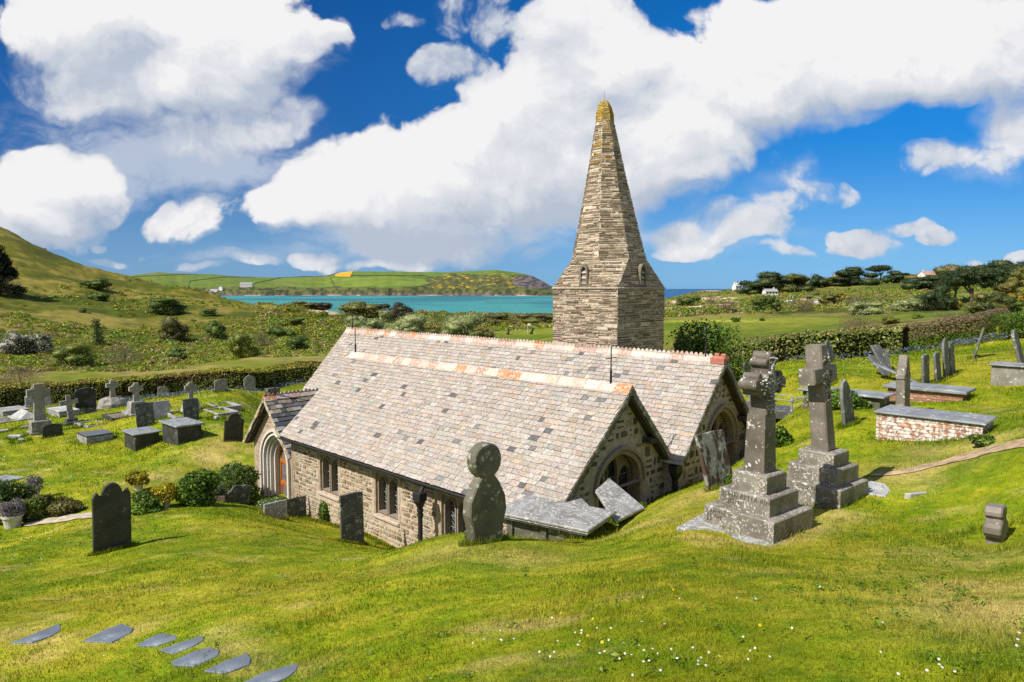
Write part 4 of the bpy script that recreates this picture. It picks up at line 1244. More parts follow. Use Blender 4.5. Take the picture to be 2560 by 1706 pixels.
H('slender slab tilting forward on the grass before the dry hedge', 2434, 896, 80, .5, 'arc', M_sl_grey, 13, 3, 8)
H('tall mossy slab leaning back at the edge of the churchyard slope', 2562, 938, 118, .62, 'gothic', M_wheel, -14, -4, 0, .09)
H('narrow grey headstone leaning back against the leafy hedge', 2080, 905, 55, .5, 'gothic', M_sl_grey, -16, 0)
H('pale headstone behind the arm of the tall bare cross', 2074, 960, 74, .62, 'gothic', M_sl_grey, -12, 0)
H('low square headstone beside the shaft of the tall bare cross', 2044, 960, 34, .5, 'flat', M_sl_grey, -4, 0)
H('small round headstone peeping past the carved cross head', 1866, 948, 44, .5, 'round', M_sl_grey, -3, 0)
H('slate slab leaning far back, lower of a leaning pair', 2221, 938, 62, .6, 'flat', M_sl_grey, -44, 0, -10)
H('taller slate slab leaning far back behind another', 2224, 934, 80, .55, 'flat', M_sl_grey, -30, 0, -10)
H('thin upright slab edge-on behind the leaning pair', 2217, 925, 52, .5, 'arc', M_sl_grey, -8, 0, 40)
H('bluish slab fallen back across the grass behind the pinnacled stone', 2296, 958, 120, .5, 'round', M_plate, -70, 10, -6, .05)
# left foreground and lawn
H('dark slate headstone with pointed head and two ears on the near lawn', 281, 1376, 178, .74, 'ogee', M_sl_dark, 2, 1, 0, .085)
H('plain rectangular grey headstone on the slope before the aisle windows', 882, 1359, 131, .70, 'flat', M_sl_mid, -2, 0, 0, .06)
H('short white-lichened headstone planted next to the porch', 688, 1295, 42, .70, 'flat', M_pale, 0, 0)
H('short dark headstone close under the aisle wall', 741, 1294, 52, .70, 'flat', M_sl_mid, -2, 1)
H('broken headstone leaning forward with one corner missing', 590, 1259, 50, .92, 'broken', M_sl_mid, 10, 6, 8, .08)
H('black shouldered headstone alone on the lawn left of the porch', 583, 1101, 70, .86, 'shoulder', M_sl_dark, 4, 3, 0, .09)
H('small dark arched headstone beside the great wheel cross', 132, 1092, 33, .86, 'arc', M_sl_dark, -1, 0)
H('light grey scooped headstone behind the black polished one', 245, 1001, 35, .82, 'scoop', M_gran, 0, 0)
H('dark rectangular headstone leaning left behind the chest tombs', 366, 1068, 62, .86, 'flat', M_sl_mid, -9, -2)
H('small beige headstone beside a flower vase at the hedge', 407, 992, 26, .60, 'arc', M_gran, 0, 0)
H('dark narrow headstone in front of a small ringed cross', 479, 1053, 57, .76, 'flat', M_sl_mid, -5, 0)
H('dark-faced arched headstone with pale rim near the hedge', 553, 980, 32, .80, 'arc', M_gran, -1, 0)
H('pale headstone with a stepped head close to the hedge', 625, 977, 40, .82, 'stepped', M_gran, -3, 0)
H('low stone block with ivy behind the porch ridge', 681, 992, 22, .9, 'flat', M_sl_mid, 0, 0, 0, .5)
def face_panel(mb, w, h, t): mb.prism([(-w*.36, h*.12), (w*.36, h*.12), (w*.36, h*.78), (0, h*.90), (-w*.36, h*.78)], t/2, t/2+.004)
def marbled():
    o = H('weathered marble headstone with drooping shoulders leaning back behind the chest tombs', 405, 1046, 42, .86, 'flat', M_marble, -14, 0, 0, .1)
    mb = MB(); mb.m = STAND
    h = 42*o.location.y/F
    for s in (-1, 1): mb.prism([(s*.42-.16, h*.62), (s*.42+.16, h*.62), (s*.42+.10*(1-s)*.5, h*1.03), (s*.42-.10*(1+s)*.5, h*1.03)], -.16, -.06, (1, 1, 1), .02)
    mb.prism([(-.46, h*.97), (.46, h*.97), (.44, h*1.05), (-.44, h*1.05)], -.10, .07, (1, 1, 1), .015)
    mb.build('coping', M_marble, o)
marbled()
def black_stone():
    o = H('tall polished black headstone with two round emblems and a black ledger', 215, 1023, 54, 1.10, 'scoop', M_black, 0, 0, 0, .14)
    h = 54*o.location.y/F
    for z in (.82, .36):
        mb = MB(); mb.m = frame((0, 0, 0), (1, 0, 0), (0, 0, 1), (0, -1, 0))
        mb.frustum(.13, .07, .12, .078, 20, c0=(.02, h*z), c1=(.02, h*z)); mb.build('emblem', plain('engraved_ring', (.06, .06, .055), .6), o)
    mb = MB(); mb.box((-.5, -2.1, -.2), (.5, -.1, .10), (1, 1, 1), .015); mb.build('ledger', M_black, o)
black_stone()
# monument with panels behind the wheel cross
p = place(96, 1015)
o = tag(empty('panelled_monument', p, (0, 0, PH)), 'white three-panel monument standing behind the great wheel cross', 'gravestone', GR)
mb = MB(); mb.box((-.75, -.12, -.2), (.75, .12, .10), (1, 1, 1), .02); mb.build('base', M_marble, o)
for x, hh in ((-.48, .62), (0, .80), (.48, .62)):
    mb = MB(); mb.m = frame((x, 0, .10), (1, 0, 0), (0, 0, 1), (0, -1, 0))
    mb.prism(prof('scoop', .42, hh), -.06, .06, (1, 1, 1), .015, True); mb.build('panel', M_marble, o)

# ------------------------------------------------------------------ tombs
def tomb(label, cx, cy, L, W, Hh, mats, over=.09, pt=.07, yaw=0, cat='tomb', legs=False, roll=(0, 0), z=None, name='chest_tomb', group='table tombs in the churchyard', mould=False):
    zz = gz(cx, cy) if z is None else z
    o = empty(name, (cx, cy, zz), (R(roll[0]), R(roll[1]), PH+R(yaw)))
    tag(o, label, cat, group)
    # local y is along the grave (towards the west), x across
    mb = MB(); mb.m = Matrix.Identity(4)
    if legs:
        mb.box((-W/2+.10, -L/2+.14, -.6), (W/2-.10, L/2-.14, Hh-.02), (1, 1, 1))
        mb.build('chest', mats[0], o)
        for x in (-W/2+.05, W/2-.17):
            for y in (-L/2+.08, 0-.06, L/2-.20):
                m2 = MB(); m2.box((x, y, -.6), (x+.12, y+.12, Hh), (1, 1, 1), .012); m2.build('pilaster', mats[0], o)
    else:
        if mats[0] in (M_brick, M_brick2):
            brick_box(mb, W, L, Hh)
        else: mb.box((-W/2, -L/2, -.5), (W/2, L/2, Hh-.001), (.9, .9, .9), .015)
        mb.build('chest', mats[0], o)
    mb = MB()
    a, b_ = W/2+over, L/2+over
    if mould:
        mb.prism([(-a+.05, -b_+.05), (a-.05, -b_+.05), (a-.05, b_-.05), (-a+.05, b_-.05)], Hh-.005, Hh+.035, (1, 1, 1), .015)
        mb.prism([(-a+.02, -b_+.02), (a-.02, -b_+.02), (a-.02, b_-.02), (-a+.02, b_-.02)], Hh+.034, Hh+.065, (1, 1, 1), .012)
        mb.prism([(-a, -b_), (a, -b_), (a, b_), (-a, b_)], Hh+.064, Hh+.064+pt, (1, 1, 1), .014, True)
    else: mb.prism([(-a, -b_), (a, -b_), (a, b_), (-a, b_)], Hh+.002, Hh+pt, (1, 1, 1), .018, True)
    mb.build('top_slab', mats[1], o)
    return o
M_brick = col_mat('old_brick', .9, .3, 22, .5, .006, (.58, .56, .53), 10, .46, .15)
M_brick2 = col_mat('red_brick', .9, .3, 22, .5, .006, (.52, .44, .38), 9, .58, .15)
def brick_box(mb, W, L, Hh):
    r = random.Random(3)
    mb.box((-W/2+.012, -L/2+.012, -.5), (W/2-.012, L/2-.012, Hh-.001), (.36, .30, .25))
    z = -.45; k = 0
    while z < Hh-.02:
        z1 = min(z+.075, Hh-.002)
        for side in range(4):
            ln = W if side % 2 == 0 else L
            x = -ln/2-(.11 if k % 2 else 0)
            while x < ln/2:
                a, b_ = max(x, -ln/2), min(x+.215, ln/2)
                if b_-a > .02:
                    c = pick([((.33, .165, .105), .5), ((.26, .135, .095), .25), ((.40, .22, .14), .25)], r)
                    e = r.uniform(-.003, .006)
                    if side == 0: mb.box((a, -L/2-e, z), (b_, -L/2+.02, z1-.012), c)
                    elif side == 2: mb.box((a, L/2-.02, z), (b_, L/2+e, z1-.012), c)
                    elif side == 1: mb.box((W/2-.02, a, z), (W/2+e, b_, z1-.012), c)
                    else: mb.box((-W/2-e, a, z), (-W/2+.02, b_, z1-.012), c)
                x += .225
        z += .075; k += 1
tomb('large brick tomb crusted with white lichen under a grey slate slab', 8.66, 13.85, 1.86, 1.02, .44, (M_brick, M_plate), .06, .05)
tomb('clean red brick tomb under a moulded slate slab, behind the pinnacled stone', 11.3, 18.35, 1.75, .95, .26, (M_brick2, M_plate), .10, .09)
q = at_depth(2612, 18.6)
tomb('rubble stone tomb with thin slate slab at the end of the grass slope', q.x, q.y+.2, 1.9, .95, .38, (M_gran, M_plate), .07, .05)
q = place(2128, 1014)
ivy_tomb = tomb('low slate-topped tomb wrapped in ivy with a little brick showing', q.x, q.y+.35, 2.0, .8, .30, (M_wheel, M_plate), .12, .06)
near_tomb = tomb('slate table tomb with heavy moulded top sunk in the grass beside the wheel-headed stone', .80, 12.42, 1.72, 1.0, .36, (M_wheel, M_pale), .11, .05, yaw=13, legs=True, z=-4.60, mould=True)
q = place(345, 1118)
tomb('square dark chest tomb with grey lid, lower of the pair on the lawn', q.x+.05, q.y+.25, 1.35, 1.02, .62, (M_sl_dark, M_plate), .10, .07, yaw=2)
q = place(435, 1110)
tomb('dark chest tomb with grey lid and pale stains, nearer the porch', q.x+.1, q.y+.55, 1.75, 1.02, .74, (M_sl_dark, M_plate), .10, .09, yaw=2)
q = place(232, 1103)
tomb('low rubble tomb with a smooth black top on the lawn', q.x, q.y+.2, 1.30, 1.15, .30, (M_pale, M_black), .03, .05, yaw=4)
q = place(150, 1040)
tomb('long pale ledger tomb with crumbling sides behind the small plain cross', q.x, q.y+.3, 1.9, 1.0, .30, (M_pale, M_marble), .04, .06, yaw=6)
q = place(20, 1036)
tomb('rough whitish ledger tomb at the end of the grave rows', q.x, q.y+.3, 1.7, 1.3, .22, (M_pale, M_pale), .03, .06, yaw=6)
# coped stone
q = place(64, 1046)
mb = MB()
mb.box((-.62, -.95, -.2), (.62, .95, .12), (1, 1, 1), .02)
mb.add([(-.48,-.85,.12),(.48,-.85,.12),(.48,.85,.12),(-.48,.85,.12),(0,-.5,.48),(0,.6,.48)], [(0,1,4),(1,2,5,4),(2,3,5),(3,0,4,5)])
tag(put(mb.build('coped_stone', M_marble), q, 6), 'white coped grave cover with sloping sides near the great wheel cross', 'tomb', 'table tombs in the churchyard')
def kerb(label, px, py, W, L, mat, fill=None, yaw=0, hh=.10):
    q = place(px, py)
    o = tag(empty('grave_kerb', q, (0, 0, PH+R(yaw))), label, 'grave kerb', 'kerbed graves on the lawn')
    def rail(lo, hi): 
        mb = MB(); mb.box(lo, hi, (1, 1, 1), .02); mb.build('kerb_stone', mat, o)
    rail((-W/2, -L/2, -.2), (-W/2+.13, L/2, hh)); rail((W/2-.13, -L/2, -.2), (W/2, L/2, hh))
    rail((-W/2+.132, -L/2+.002, -.2), (W/2-.132, -L/2+.13, hh-.005)); rail((-W/2+.132, L/2-.13, -.2), (W/2-.132, L/2-.002, hh-.005))
    if fill:
        mb = MB(); mb.box((-W/2+.1, -L/2+.1, -.2), (W/2-.1, L/2-.1, hh-.04)); mb.build('gravel_bed', fill, o)
kerb('black kerbed grave filled with gravel beside the polished black headstone', 296, 1042, 1.15, 1.9, M_sl_dark, M_grit)
kerb('pale stone kerb half sunk in turf behind the black shouldered headstone', 552, 1030, 1.1, 2.0, M_pale)
kerb('pale kerb overlapping its neighbour farther up the lawn', 560, 1015, 1.2, 1.9, M_pale)
kerb('whitish kerbed grave with dark bed at the end of the rows', 16, 1052, 1.2, 1.8, M_marble, M_grit, 8)
kerb('sunken white kerb beside the leaning dark headstone', 340, 1034, 1.0, 1.7, M_pale)
kerb('low kerb lying in the grass below the small plain cross', 230, 1060, 1.1, 1.6, M_pale, None, 10, .05)
kerb('thin pale kerb crossing the lawn near the ringed cross', 450, 1036, 1.0, 2.2, M_pale, None, -6, .05)
for label, px, py, (a, b_, c_), yw in [('small white stone block on the lawn left of the great wheel cross', 61, 1070, (.45, .16, .10), 20), ('pale corner stone lying at the lawn edge', 8, 1079, (.5, .3, .1), 10),
        ('long low white stone with a tuft growing beside it', 40, 1095, (.7, .2, .16), -40), ('little square stone in front of the low white stone', 52, 1103, (.28, .22, .12), 0), ('white stone lump in the grass below the sunken kerbs', 541, 1047, (.26, .2, .13), 30)]:
    q = place(px, py)
    mb = MB(); mb.prism([(-a/2, -b_/2), (a*.4, -b_*.6), (a/2, b_*.4), (-a*.3, b_/2)], -.1, c_, (1, 1, 1), .03)
    tag(put(mb.build('loose_stone', M_marble), q, yw), label, 'stone', 'loose stones on the lawn')

# ------------------------------------------------------------------ crosses
def cross_outline(w, arm, hh, span, cross_z, wt=None):
    wt = wt or w
    return [(-w/2, 0), (w/2, 0), (wt/2, cross_z-arm/2), (span/2, cross_z-arm/2), (span/2, cross_z+arm/2), (wt/2, cross_z+arm/2), (wt/2*.95, hh), (-wt/2*.95, hh), (-wt/2, cross_z+arm/2), (-span/2, cross_z+arm/2), (-span/2, cross_z-arm/2), (-wt/2, cross_z-arm/2)]
CG = 'memorial crosses in the churchyard'
def ring(mb, cz, r0, r1, d, n=28):
    a = [2*math.pi*i/n for i in range(n)]
    mb.holed([(r1*math.cos(t), cz+r1*math.sin(t)) for t in a], [[(r0*math.cos(t), cz+r0*math.sin(t)) for t in a]], -d/2, d/2)
def small_cross(label, px, py, hpx, base, mat, matb, wheel=False, yaw=0, lx=0, ly=0, w=.2, span=.62, d=.16):
    q = place(px, py)
    Ht = hpx*q.y/F
    o = tag(empty('memorial_cross', q, (R(lx), R(ly), PH+R(yaw))), label, 'stone cross', CG)
    z = 0
    if base[0] == 'steps':
        for (s, hh) in base[1:]:
            mb = MB(); mb.box((-s/2, -s/2, z-(.3 if z == 0 else 0)), (s/2, s/2, z+hh), (1, 1, 1), .02); mb.build('plinth', matb, o); z += hh
    elif base[0] == 'taper':
        s, hh = base[1:]
        mb = MB(); mb.frustum(s*.72, -.2, s*.52, hh, 4, rot=math.pi/4); mb.build('plinth', matb, o); z = hh
    else:
        s, hh = base[1:]
        mb = MB(); rr_ = random.Random(5)
        n = 10
        rings = []
        for k, (zz, f) in enumerate(((-.2, 1.0), (hh*.35, .98), (hh*.75, .8), (hh, .5))):
            rings.append([(s*.6*f*math.cos(2*math.pi*i/n)*rr_.uniform(.88, 1.1), s*.45*f*math.sin(2*math.pi*i/n)*rr_.uniform(.85, 1.1), zz+rr_.uniform(-.03, .03)) for i in range(n)])
        vs = [v for r_ in rings for v in r_]
        mb.add(vs, [(k*n+i, k*n+(i+1) % n, (k+1)*n+(i+1) % n, (k+1)*n+i) for k in range(3) for i in range(n)]+[tuple(range(3*n, 4*n))]); mb.build('boulder', matb, o); z = hh-.05
    hc_ = Ht-z
    mb = MB(); mb.m = STAND @ Matrix.Translation((0, z, 0))
    cz = hc_-span*.46
    mb.prism(cross_outline(w*1.25, w, hc_, span, cz, w), -d/2, d/2, (1, 1, 1), .012, True)
    mb.build('cross', mat, o)
    if wheel:
        mb = MB(); mb.m = STAND @ Matrix.Translation((0, z, 0)); ring(mb, cz, span*.27, span*.38, d*.72); mb.build('ring', mat, o)
    return o
small_cross('great wheel cross on a tall tapering shaft, largest on the lawn', 101, 1081, 124, ('steps', (1.02, .08), (.86, .56)), M_gran, M_gran, True, w=.42, span=1.02, d=.24)
small_cross('plain leaning stone cross on a two-step base beside the great wheel cross', 180, 1059, 73, ('steps', (.72, .10), (.52, .20)), M_gran, M_sl_mid, False, lx=-5, ly=-4, w=.24, span=.86, d=.16)
small_cross('rough-hewn cross rising from a boulder before the hedge', 283, 1017, 68, ('rock', 1.6, .60), M_gran, M_gran, False, w=.26, span=.70, d=.22)
small_cross('wheel cross on a tapered block behind the leaning dark headstone', 342, 1030, 74, ('taper', .95, .62), M_gran, M_pale, True, w=.26, span=.72, d=.2)
small_cross('slim ringed cross standing behind a dark narrow headstone', 478, 1028, 74, ('taper', .85, .60), M_gran, M_marble, True, w=.20, span=.60, d=.16)

def steps(o, sizes, mat, name='plinth'):
    z = 0; out = []
    for (sx, sy, hh) in sizes:
        mb = MB(); mb.box((-sx/2, -sy/2, z-(.4 if z == 0 else 0)), (sx/2, sy/2, z+hh), (1, 1, 1), .016)
        out.append((mb.build(name, mat, o), z, sy)); z += hh
    return out, z
def letters(txt, size, o, loc, rot, mat, track=1.0):
    cu = bpy.data.curves.new('inscription', 'FONT')
    cu.body = txt; cu.size = size; cu.extrude = .003; cu.align_x = 'LEFT'; cu.align_y = 'TOP'; cu.space_character = track
    ob = bpy.data.objects.new('inscription', cu)
    ob.location = loc; ob.rotation_euler = rot; cu.materials.append(mat)
    COL.objects.link(ob)
    dg = bpy.context.evaluated_depsgraph_get()
    me = bpy.data.meshes.new_from_object(ob.evaluated_get(dg))
    bpy.data.objects.remove(ob); bpy.data.curves.remove(cu)
    m2 = link_mesh('inscription', me, mat, o)
    m2.location = loc; m2.rotation_euler = rot
    return m2
M_lead_let = plain('lead_letters', (.075, .07, .06), .7)
# carved trefoil cross
CY = R(40)
c0 = place(1933, 1362)
e1 = Vector((-math.sin(CY), math.cos(CY), 0)); e2 = Vector((math.cos(CY), math.sin(CY), 0))
W1 = 1.04*c0.y/8.55
cc = c0+(e1+e2)*(W1/2)
z0 = c0.z-.02
o = tag(empty('memorial_cross', (cc.x, cc.y, z0), (0, R(.6), CY)), 'carved trefoil cross crusted with white lichen on three mottled steps', 'stone cross', CG)
st, zt = steps(o, [(W1, W1, .30), (.76, .76, .25), (.52, .52, .25)], M_step)
for k, (txt, sz) in enumerate((('I AM THE\nRE THE\nRE', .065), ('JOHN PETER RIN\n   JOH', .085))):
    ob, zz, sy = st[k]
    letters(txt, sz, ob, (-sy/2-.003, sy/2-.05, zz+(.26 if k == 0 else .225)), (math.pi/2, 0, -math.pi/2), M_lead_let, 1.15)
mb = MB(); s0, s1 = .155, .135
mb.frustum(s0*1.414, zt, s1*1.414, zt+.80, 4, rot=math.pi/4); mb.build('shaft', M_cross, o)
mb = MB(); zc = zt+.80+.43          # centre of the head
mb.m = Matrix.Translation((0, 0, zc)) @ STAND @ Matrix.Diagonal((.88, .95, .92, 1))
dd = .15
mb.prism([(-.13, -.46), (.13, -.46), (.125, -.30), (.10, -.14), (.10, .14), (.10, .36), (-.10, .36), (-.10, .14), (-.10, -.14), (-.125, -.30)], -dd, dd, (1, 1, 1), .02, True)
mb.prism([(-.36, -.085), (.36, -.085), (.36, .085), (-.36, .085)], -dd+.004, dd-.004, (1, 1, 1), .015, True)
def disc(x, y, r, d0, n=18): mb.prism([(x+r*math.cos(2*math.pi*i/n), y+r*math.sin(2*math.pi*i/n)) for i in range(n)], -d0, d0, (1, 1, 1), .012, True)
disc(0, 0, .18, dd+.012)
for ang in range(4):
    ca, sa_ = math.cos(ang*math.pi/2), math.sin(ang*math.pi/2)
    for (r_, off, rad, k) in ((.375, 0, .085, .008), (.30, .105, .06, .014), (.30, -.105, .06, .018)):
        if ang == 3: continue
        disc(ca*r_-sa_*off, sa_*r_+ca*off, rad, dd-k)
mb.build('trefoil_head', M_cross, o)
mb = MB(); mb.m = Matrix.Translation((0, 0, zc)) @ STAND @ Matrix.Diagonal((.88, .95, .92, 1))   # carved foliage on the face
rr_ = random.Random(11)
for i in range(260):
    if rr_.random() < .68: x, y = rr_.gauss(0, .045), rr_.uniform(-.42, .38)
    else: x, y = rr_.uniform(-.36, .36), rr_.gauss(0, .04)
    r_ = rr_.uniform(.007, .019)
    mb.prism([(x+r_*math.cos(t), y+r_*rr_.uniform(.7, 1.2)*math.sin(t)) for t in np.linspace(0, 2*math.pi, 7)[:-1]], dd-.01, dd+.012+rr_.uniform(.0, .026), (1, 1, 1), .006)
mb.build('carved_foliage', stone_mat('lichen_crust', (.30, .30, .26), (.15, .14, .11), (.58, .58, .54), .7, 18), o)
# lobes of lichen are in the stone; flat slab below the steps
q = c0+(e1*.5-e2*.20)
mb = MB(); mb.prism([(-.3, -.75), (.45, -.85), (.5, .75), (-.22, .7)], -.2, .03, (1, 1, 1), .015)
ob = mb.build('ledger_slab', M_pale); ob.location = (q.x, q.y, c0.z-.02); ob.rotation_euler = (R(1), R(-2), CY)
tag(ob, 'flat lichened slab lying under the steps of the carved trefoil cross', 'stone slab')
# tall bare cross
CY = R(40)
e1 = Vector((-math.sin(CY), math.cos(CY), 0)); e2 = Vector((math.cos(CY), math.sin(CY), 0))
c0 = place(2097, 1273)
k = c0.y/9.95
cc = c0+(e1+e2)*(.48*k)
o = tag(empty('memorial_cross', (cc.x, cc.y, c0.z-.02), (0, 0, CY)), 'tall bare Latin cross leaning back on three grey steps', 'stone cross', CG)
st, zt = steps(o, [(.96, 1.0, .30), (.74, .78, .25), (.52, .56, .22)], M_step)
ob, zz, sy = st[0]
letters('TO THE', .07, ob, (-.483, .10, .27), (math.pi/2, 0, -math.pi/2), M_lead_let, 1.2)
mb = MB(); mb.m = STAND
mb.prism(cross_outline(.285, .25, 1.68, .76, 1.20, .23), -.135, .135, (1, 1, 1), .02, True)
ob = mb.build('cross', M_crossb, o); ob.location = (0, 0, zt-.01); ob.rotation_euler = (R(-5.5), R(-2), 0)
mb = MB(); mb.m = STAND
rr_ = random.Random(4)
for i in range(60):
    y = rr_.uniform(.75, 1.5); x = rr_.gauss(0, .045) if rr_.random() < .7 else rr_.uniform(-.16, .16)
    if abs(x) > .1: y = rr_.gauss(1.14, .04)
    r_ = rr_.uniform(.012, .026)
    mb.prism([(x+r_*math.cos(t), y+r_*math.sin(t)) for t in np.linspace(0, 2*math.pi, 7)[:-1]], .125, .15+rr_.uniform(0, .02), (1, 1, 1), .008)
f_ = mb.build('carved_foliage', M_cross, ob)
q = place(2170, 1222)
mb = MB(); mb.prism([(-.42, -.3), (.35, -.36), (.45, .3), (-.38, .28)], -.1, .035, (1, 1, 1), .012)
tag(put(mb.build('ledger_slab', M_marble), q, 10), 'pale flat slab on the grass beside the tall bare cross', 'stone slab')
q = place(2312, 1232)
mb = MB(); mb.prism([(-.035, -.3), (.03, -.34), (.035, .35), (-.03, .3)], -.1, .012, (1, 1, 1), .01)
tag(put(mb.build('ledger_slab', M_marble), q, 60), 'thin sliver of white stone flush with the grass', 'stone slab')
q = place(1990, 1282)
mb = MB(); mb.prism([(-.45, -.2), (.4, -.25), (.42, .2), (-.4, .25)], -.1, .03, (1, 1, 1), .012)
tag(put(mb.build('ledger_slab', M_pale), q, 45), 'mottled slab between the two stepped crosses', 'stone slab')
# stumpy cross on the slope
q = place(2490, 1352)
mb = MB(); mb.m = STAND
h = .43*q.y/8
mb.prism([(-.10, -.2), (.10, -.2), (.10, h*.18), (.16, h*.18), (.20, h*.30), (.20, h*.46), (.15, h*.56), (.10, h*.58), (.09, h*.70), (.13, h*.76), (.13, h*.86), (.09, h), (-.09, h), (-.13, h*.86), (-.13, h*.76), (-.09, h*.70), (-.10, h*.58), (-.15, h*.56), (-.20, h*.46), (-.20, h*.30), (-.16, h*.18), (-.10, h*.18)], -.09, .09, (1, 1, 1), .015, True)
tag(put(mb.build('stumpy_cross', M_crossb), q, -2, -3, 0), 'small stumpy stone cross half sunk in the open grass', 'stone cross', CG)
# pinnacled stone
q = place(2256, 1038)
h = 152*q.y/F
o = tag(empty('pinnacled_gravestone', q, (R(-1), 0, PH)), 'narrow gabled gravestone with stepped shoulders behind the lichened brick tomb', 'gravestone', GR)
mb = MB(); mb.m = STAND
mb.prism([(-.28, -.2), (.28, -.2), (.28, h*.16), (.23, h*.20), (.23, h*.60), (.26, h*.62), (.26, h*.68), (.20, h*.72), (.07, h*.96), (.05, h), (-.05, h), (-.07, h*.96), (-.20, h*.72), (-.26, h*.68), (-.26, h*.62), (-.23, h*.60), (-.23, h*.20), (-.28, h*.16)], -.10, .10, (1, 1, 1), .02, True)
mb.build('slab', M_crossb, o)
mb = MB(); mb.m = STAND
ring(mb, h*.70, .05, .085, .24, 14); mb.prism([(-.15, h*.22), (.15, h*.22), (.15, h*.58), (-.15, h*.58)], .098, .108, (1, 1, 1), .005); mb.build('carving', M_crossb, o)
# wheel-headed stone
q = place(1213, 1352)
h = 254*q.y/F; r_ = .335*q.y/12.6
mb = MB(); mb.m = STAND
a0 = -math.pi/2+.52
out = [(-.25, -.25), (.27, -.25), (.29, h*.16), (.36, h*.30), (.335, h*.44), (.27, h*.525), (.225, h*.585)]
out += [(r_*math.cos(t)*1.0, h-r_+r_*math.sin(t)) for t in np.linspace(a0, 2*math.pi-math.pi/2-.52, 26)]
out += [(-.225, h*.585), (-.27, h*.525), (-.34, h*.44), (-.355, h*.30), (-.30, h*.16)]
mb.prism(out, -.10, .10, (1, 1, 1), .022, True)
o = put(mb.build('wheel_headed_stone', M_wheel), q, -4, -2, 1)
tag(o, 'tall mossy wheel-headed stone in front of the slate roof', 'gravestone', GR)
# fallen slabs by the aisle gable
def slab_poly(label, P4, t, mat, name='fallen_slab'):
    """a flat slab from its four corners (world), thickness t"""
    P4 = [Vector(p) for p in P4]
    n = (P4[1]-P4[0]).cross(P4[3]-P4[0]).normalized()
    if n.z < 0: P4 = P4[::-1]; n = (P4[1]-P4[0]).cross(P4[3]-P4[0]).normalized()
    c = sum(P4, Vector())/4
    X = (P4[1]-P4[0]).normalized(); Y = n.cross(X)
    M = frame(c, X, Y, n); Mi = M.inverted()
    poly = [((Mi @ p).x, (Mi @ p).y) for p in P4]
    mb = MB(); mb.prism(poly, -t, 0, (1, 1, 1), .012, True)
    o = mb.build(name, mat); o.matrix_world = M
    tag(o, label, 'gravestone', GR)
def RP(px, py, Y):
    rx, rz = ray(px, py); return Vector((rx*Y, Y, rz*Y))
slab_poly('pale slab toppled against the aisle gable window', [RP(1489, 1226, 13.3), RP(1524, 1191, 13.9), RP(1612, 1270, 13.0), RP(1540, 1305, 12.3)], .07, M_pale)
slab_poly('small lichened slab leaning behind the moulded table tomb', [RP(1397, 1252, 14.7), RP(1450, 1236, 15.1), RP(1490, 1285, 14.5), RP(1440, 1300, 14.1)], .06, M_pale)
# railing round a grave beyond the crosses
q = place(1979, 1033)
o = tag(empty('grave_railing', q, (0, 0, PH)), 'low silver-grey rail and posts round a grave beyond the crosses', 'railing')
M_rail = plain('grey_painted_iron', (.22, .23, .245), .5)
for (x, y) in ((0, 0), (0, 1.7), (.9, 0), (.9, 1.7)):
    mb = MB(); mb.m = Matrix.Translation((x, y, 0)); mb.lathe([(.04, -.1), (.05, .06), (.03, .10), (.024, .30), (.045, .33), (.045, .38), (.02, .42), (.03, .45), (0.001, .49)], 10); mb.build('post', M_rail, o)
for a, b_ in (((0, 0), (.9, 0)), ((0, 0), (0, 1.7)), ((.9, 0), (.9, 1.7)), ((0, 1.7), (.9, 1.7))):
    mb = MB(); mb.tube((*a, .35), (*b_, .35), .014); mb.build('rail', M_rail, o)
mb = MB(); mb.box((-.1, -.1, -.2), (1.0, 1.8, .03), (1, 1, 1), .01); mb.build('plinth', M_sl_mid, o)

# ------------------------------------------------------------------ stepping stones and paths
def sheet(poly_px, lift=.02, t=.05):
    return [place(a, b)+Vector((0, 0, lift)) for a, b in poly_px]
STEP = [[(22,1611),(60,1596),(150,1561),(152,1578),(128,1593),(80,1609)],[(205,1605),(262,1577),(306,1561),(335,1574),(325,1585),(280,1609)],[(338,1616),(375,1597),(405,1587),(440,1589),(443,1599),(395,1618)],
        [(398,1629),(450,1608),(508,1593),(510,1602),(485,1617),(430,1637)],[(428,1656),(480,1634),(525,1620),(550,1629),(545,1642),(490,1667),(436,1668)],[(510,1681),(560,1655),(618,1637),(628,1650),(624,1664),(560,1687)],
        [(600,1712),(660,1686),(748,1660),(742,1676),(725,1692),(680,1716)]]
SL = ['long narrow bluish stepping slab at the far end of the row','broad bluish stepping slab with a clipped corner','small bluish stepping slab with a rounded end','slim stepping slab just above the widest pair','wide smooth stepping slab in the middle of the close run','stepping slab split by a pale diagonal crack','last stepping slab running out of the picture edge']
M_stepst = stone_mat('blue_slate_paving', (.165, .195, .235), (.095, .115, .145), (.24, .265, .29), .15, 5)
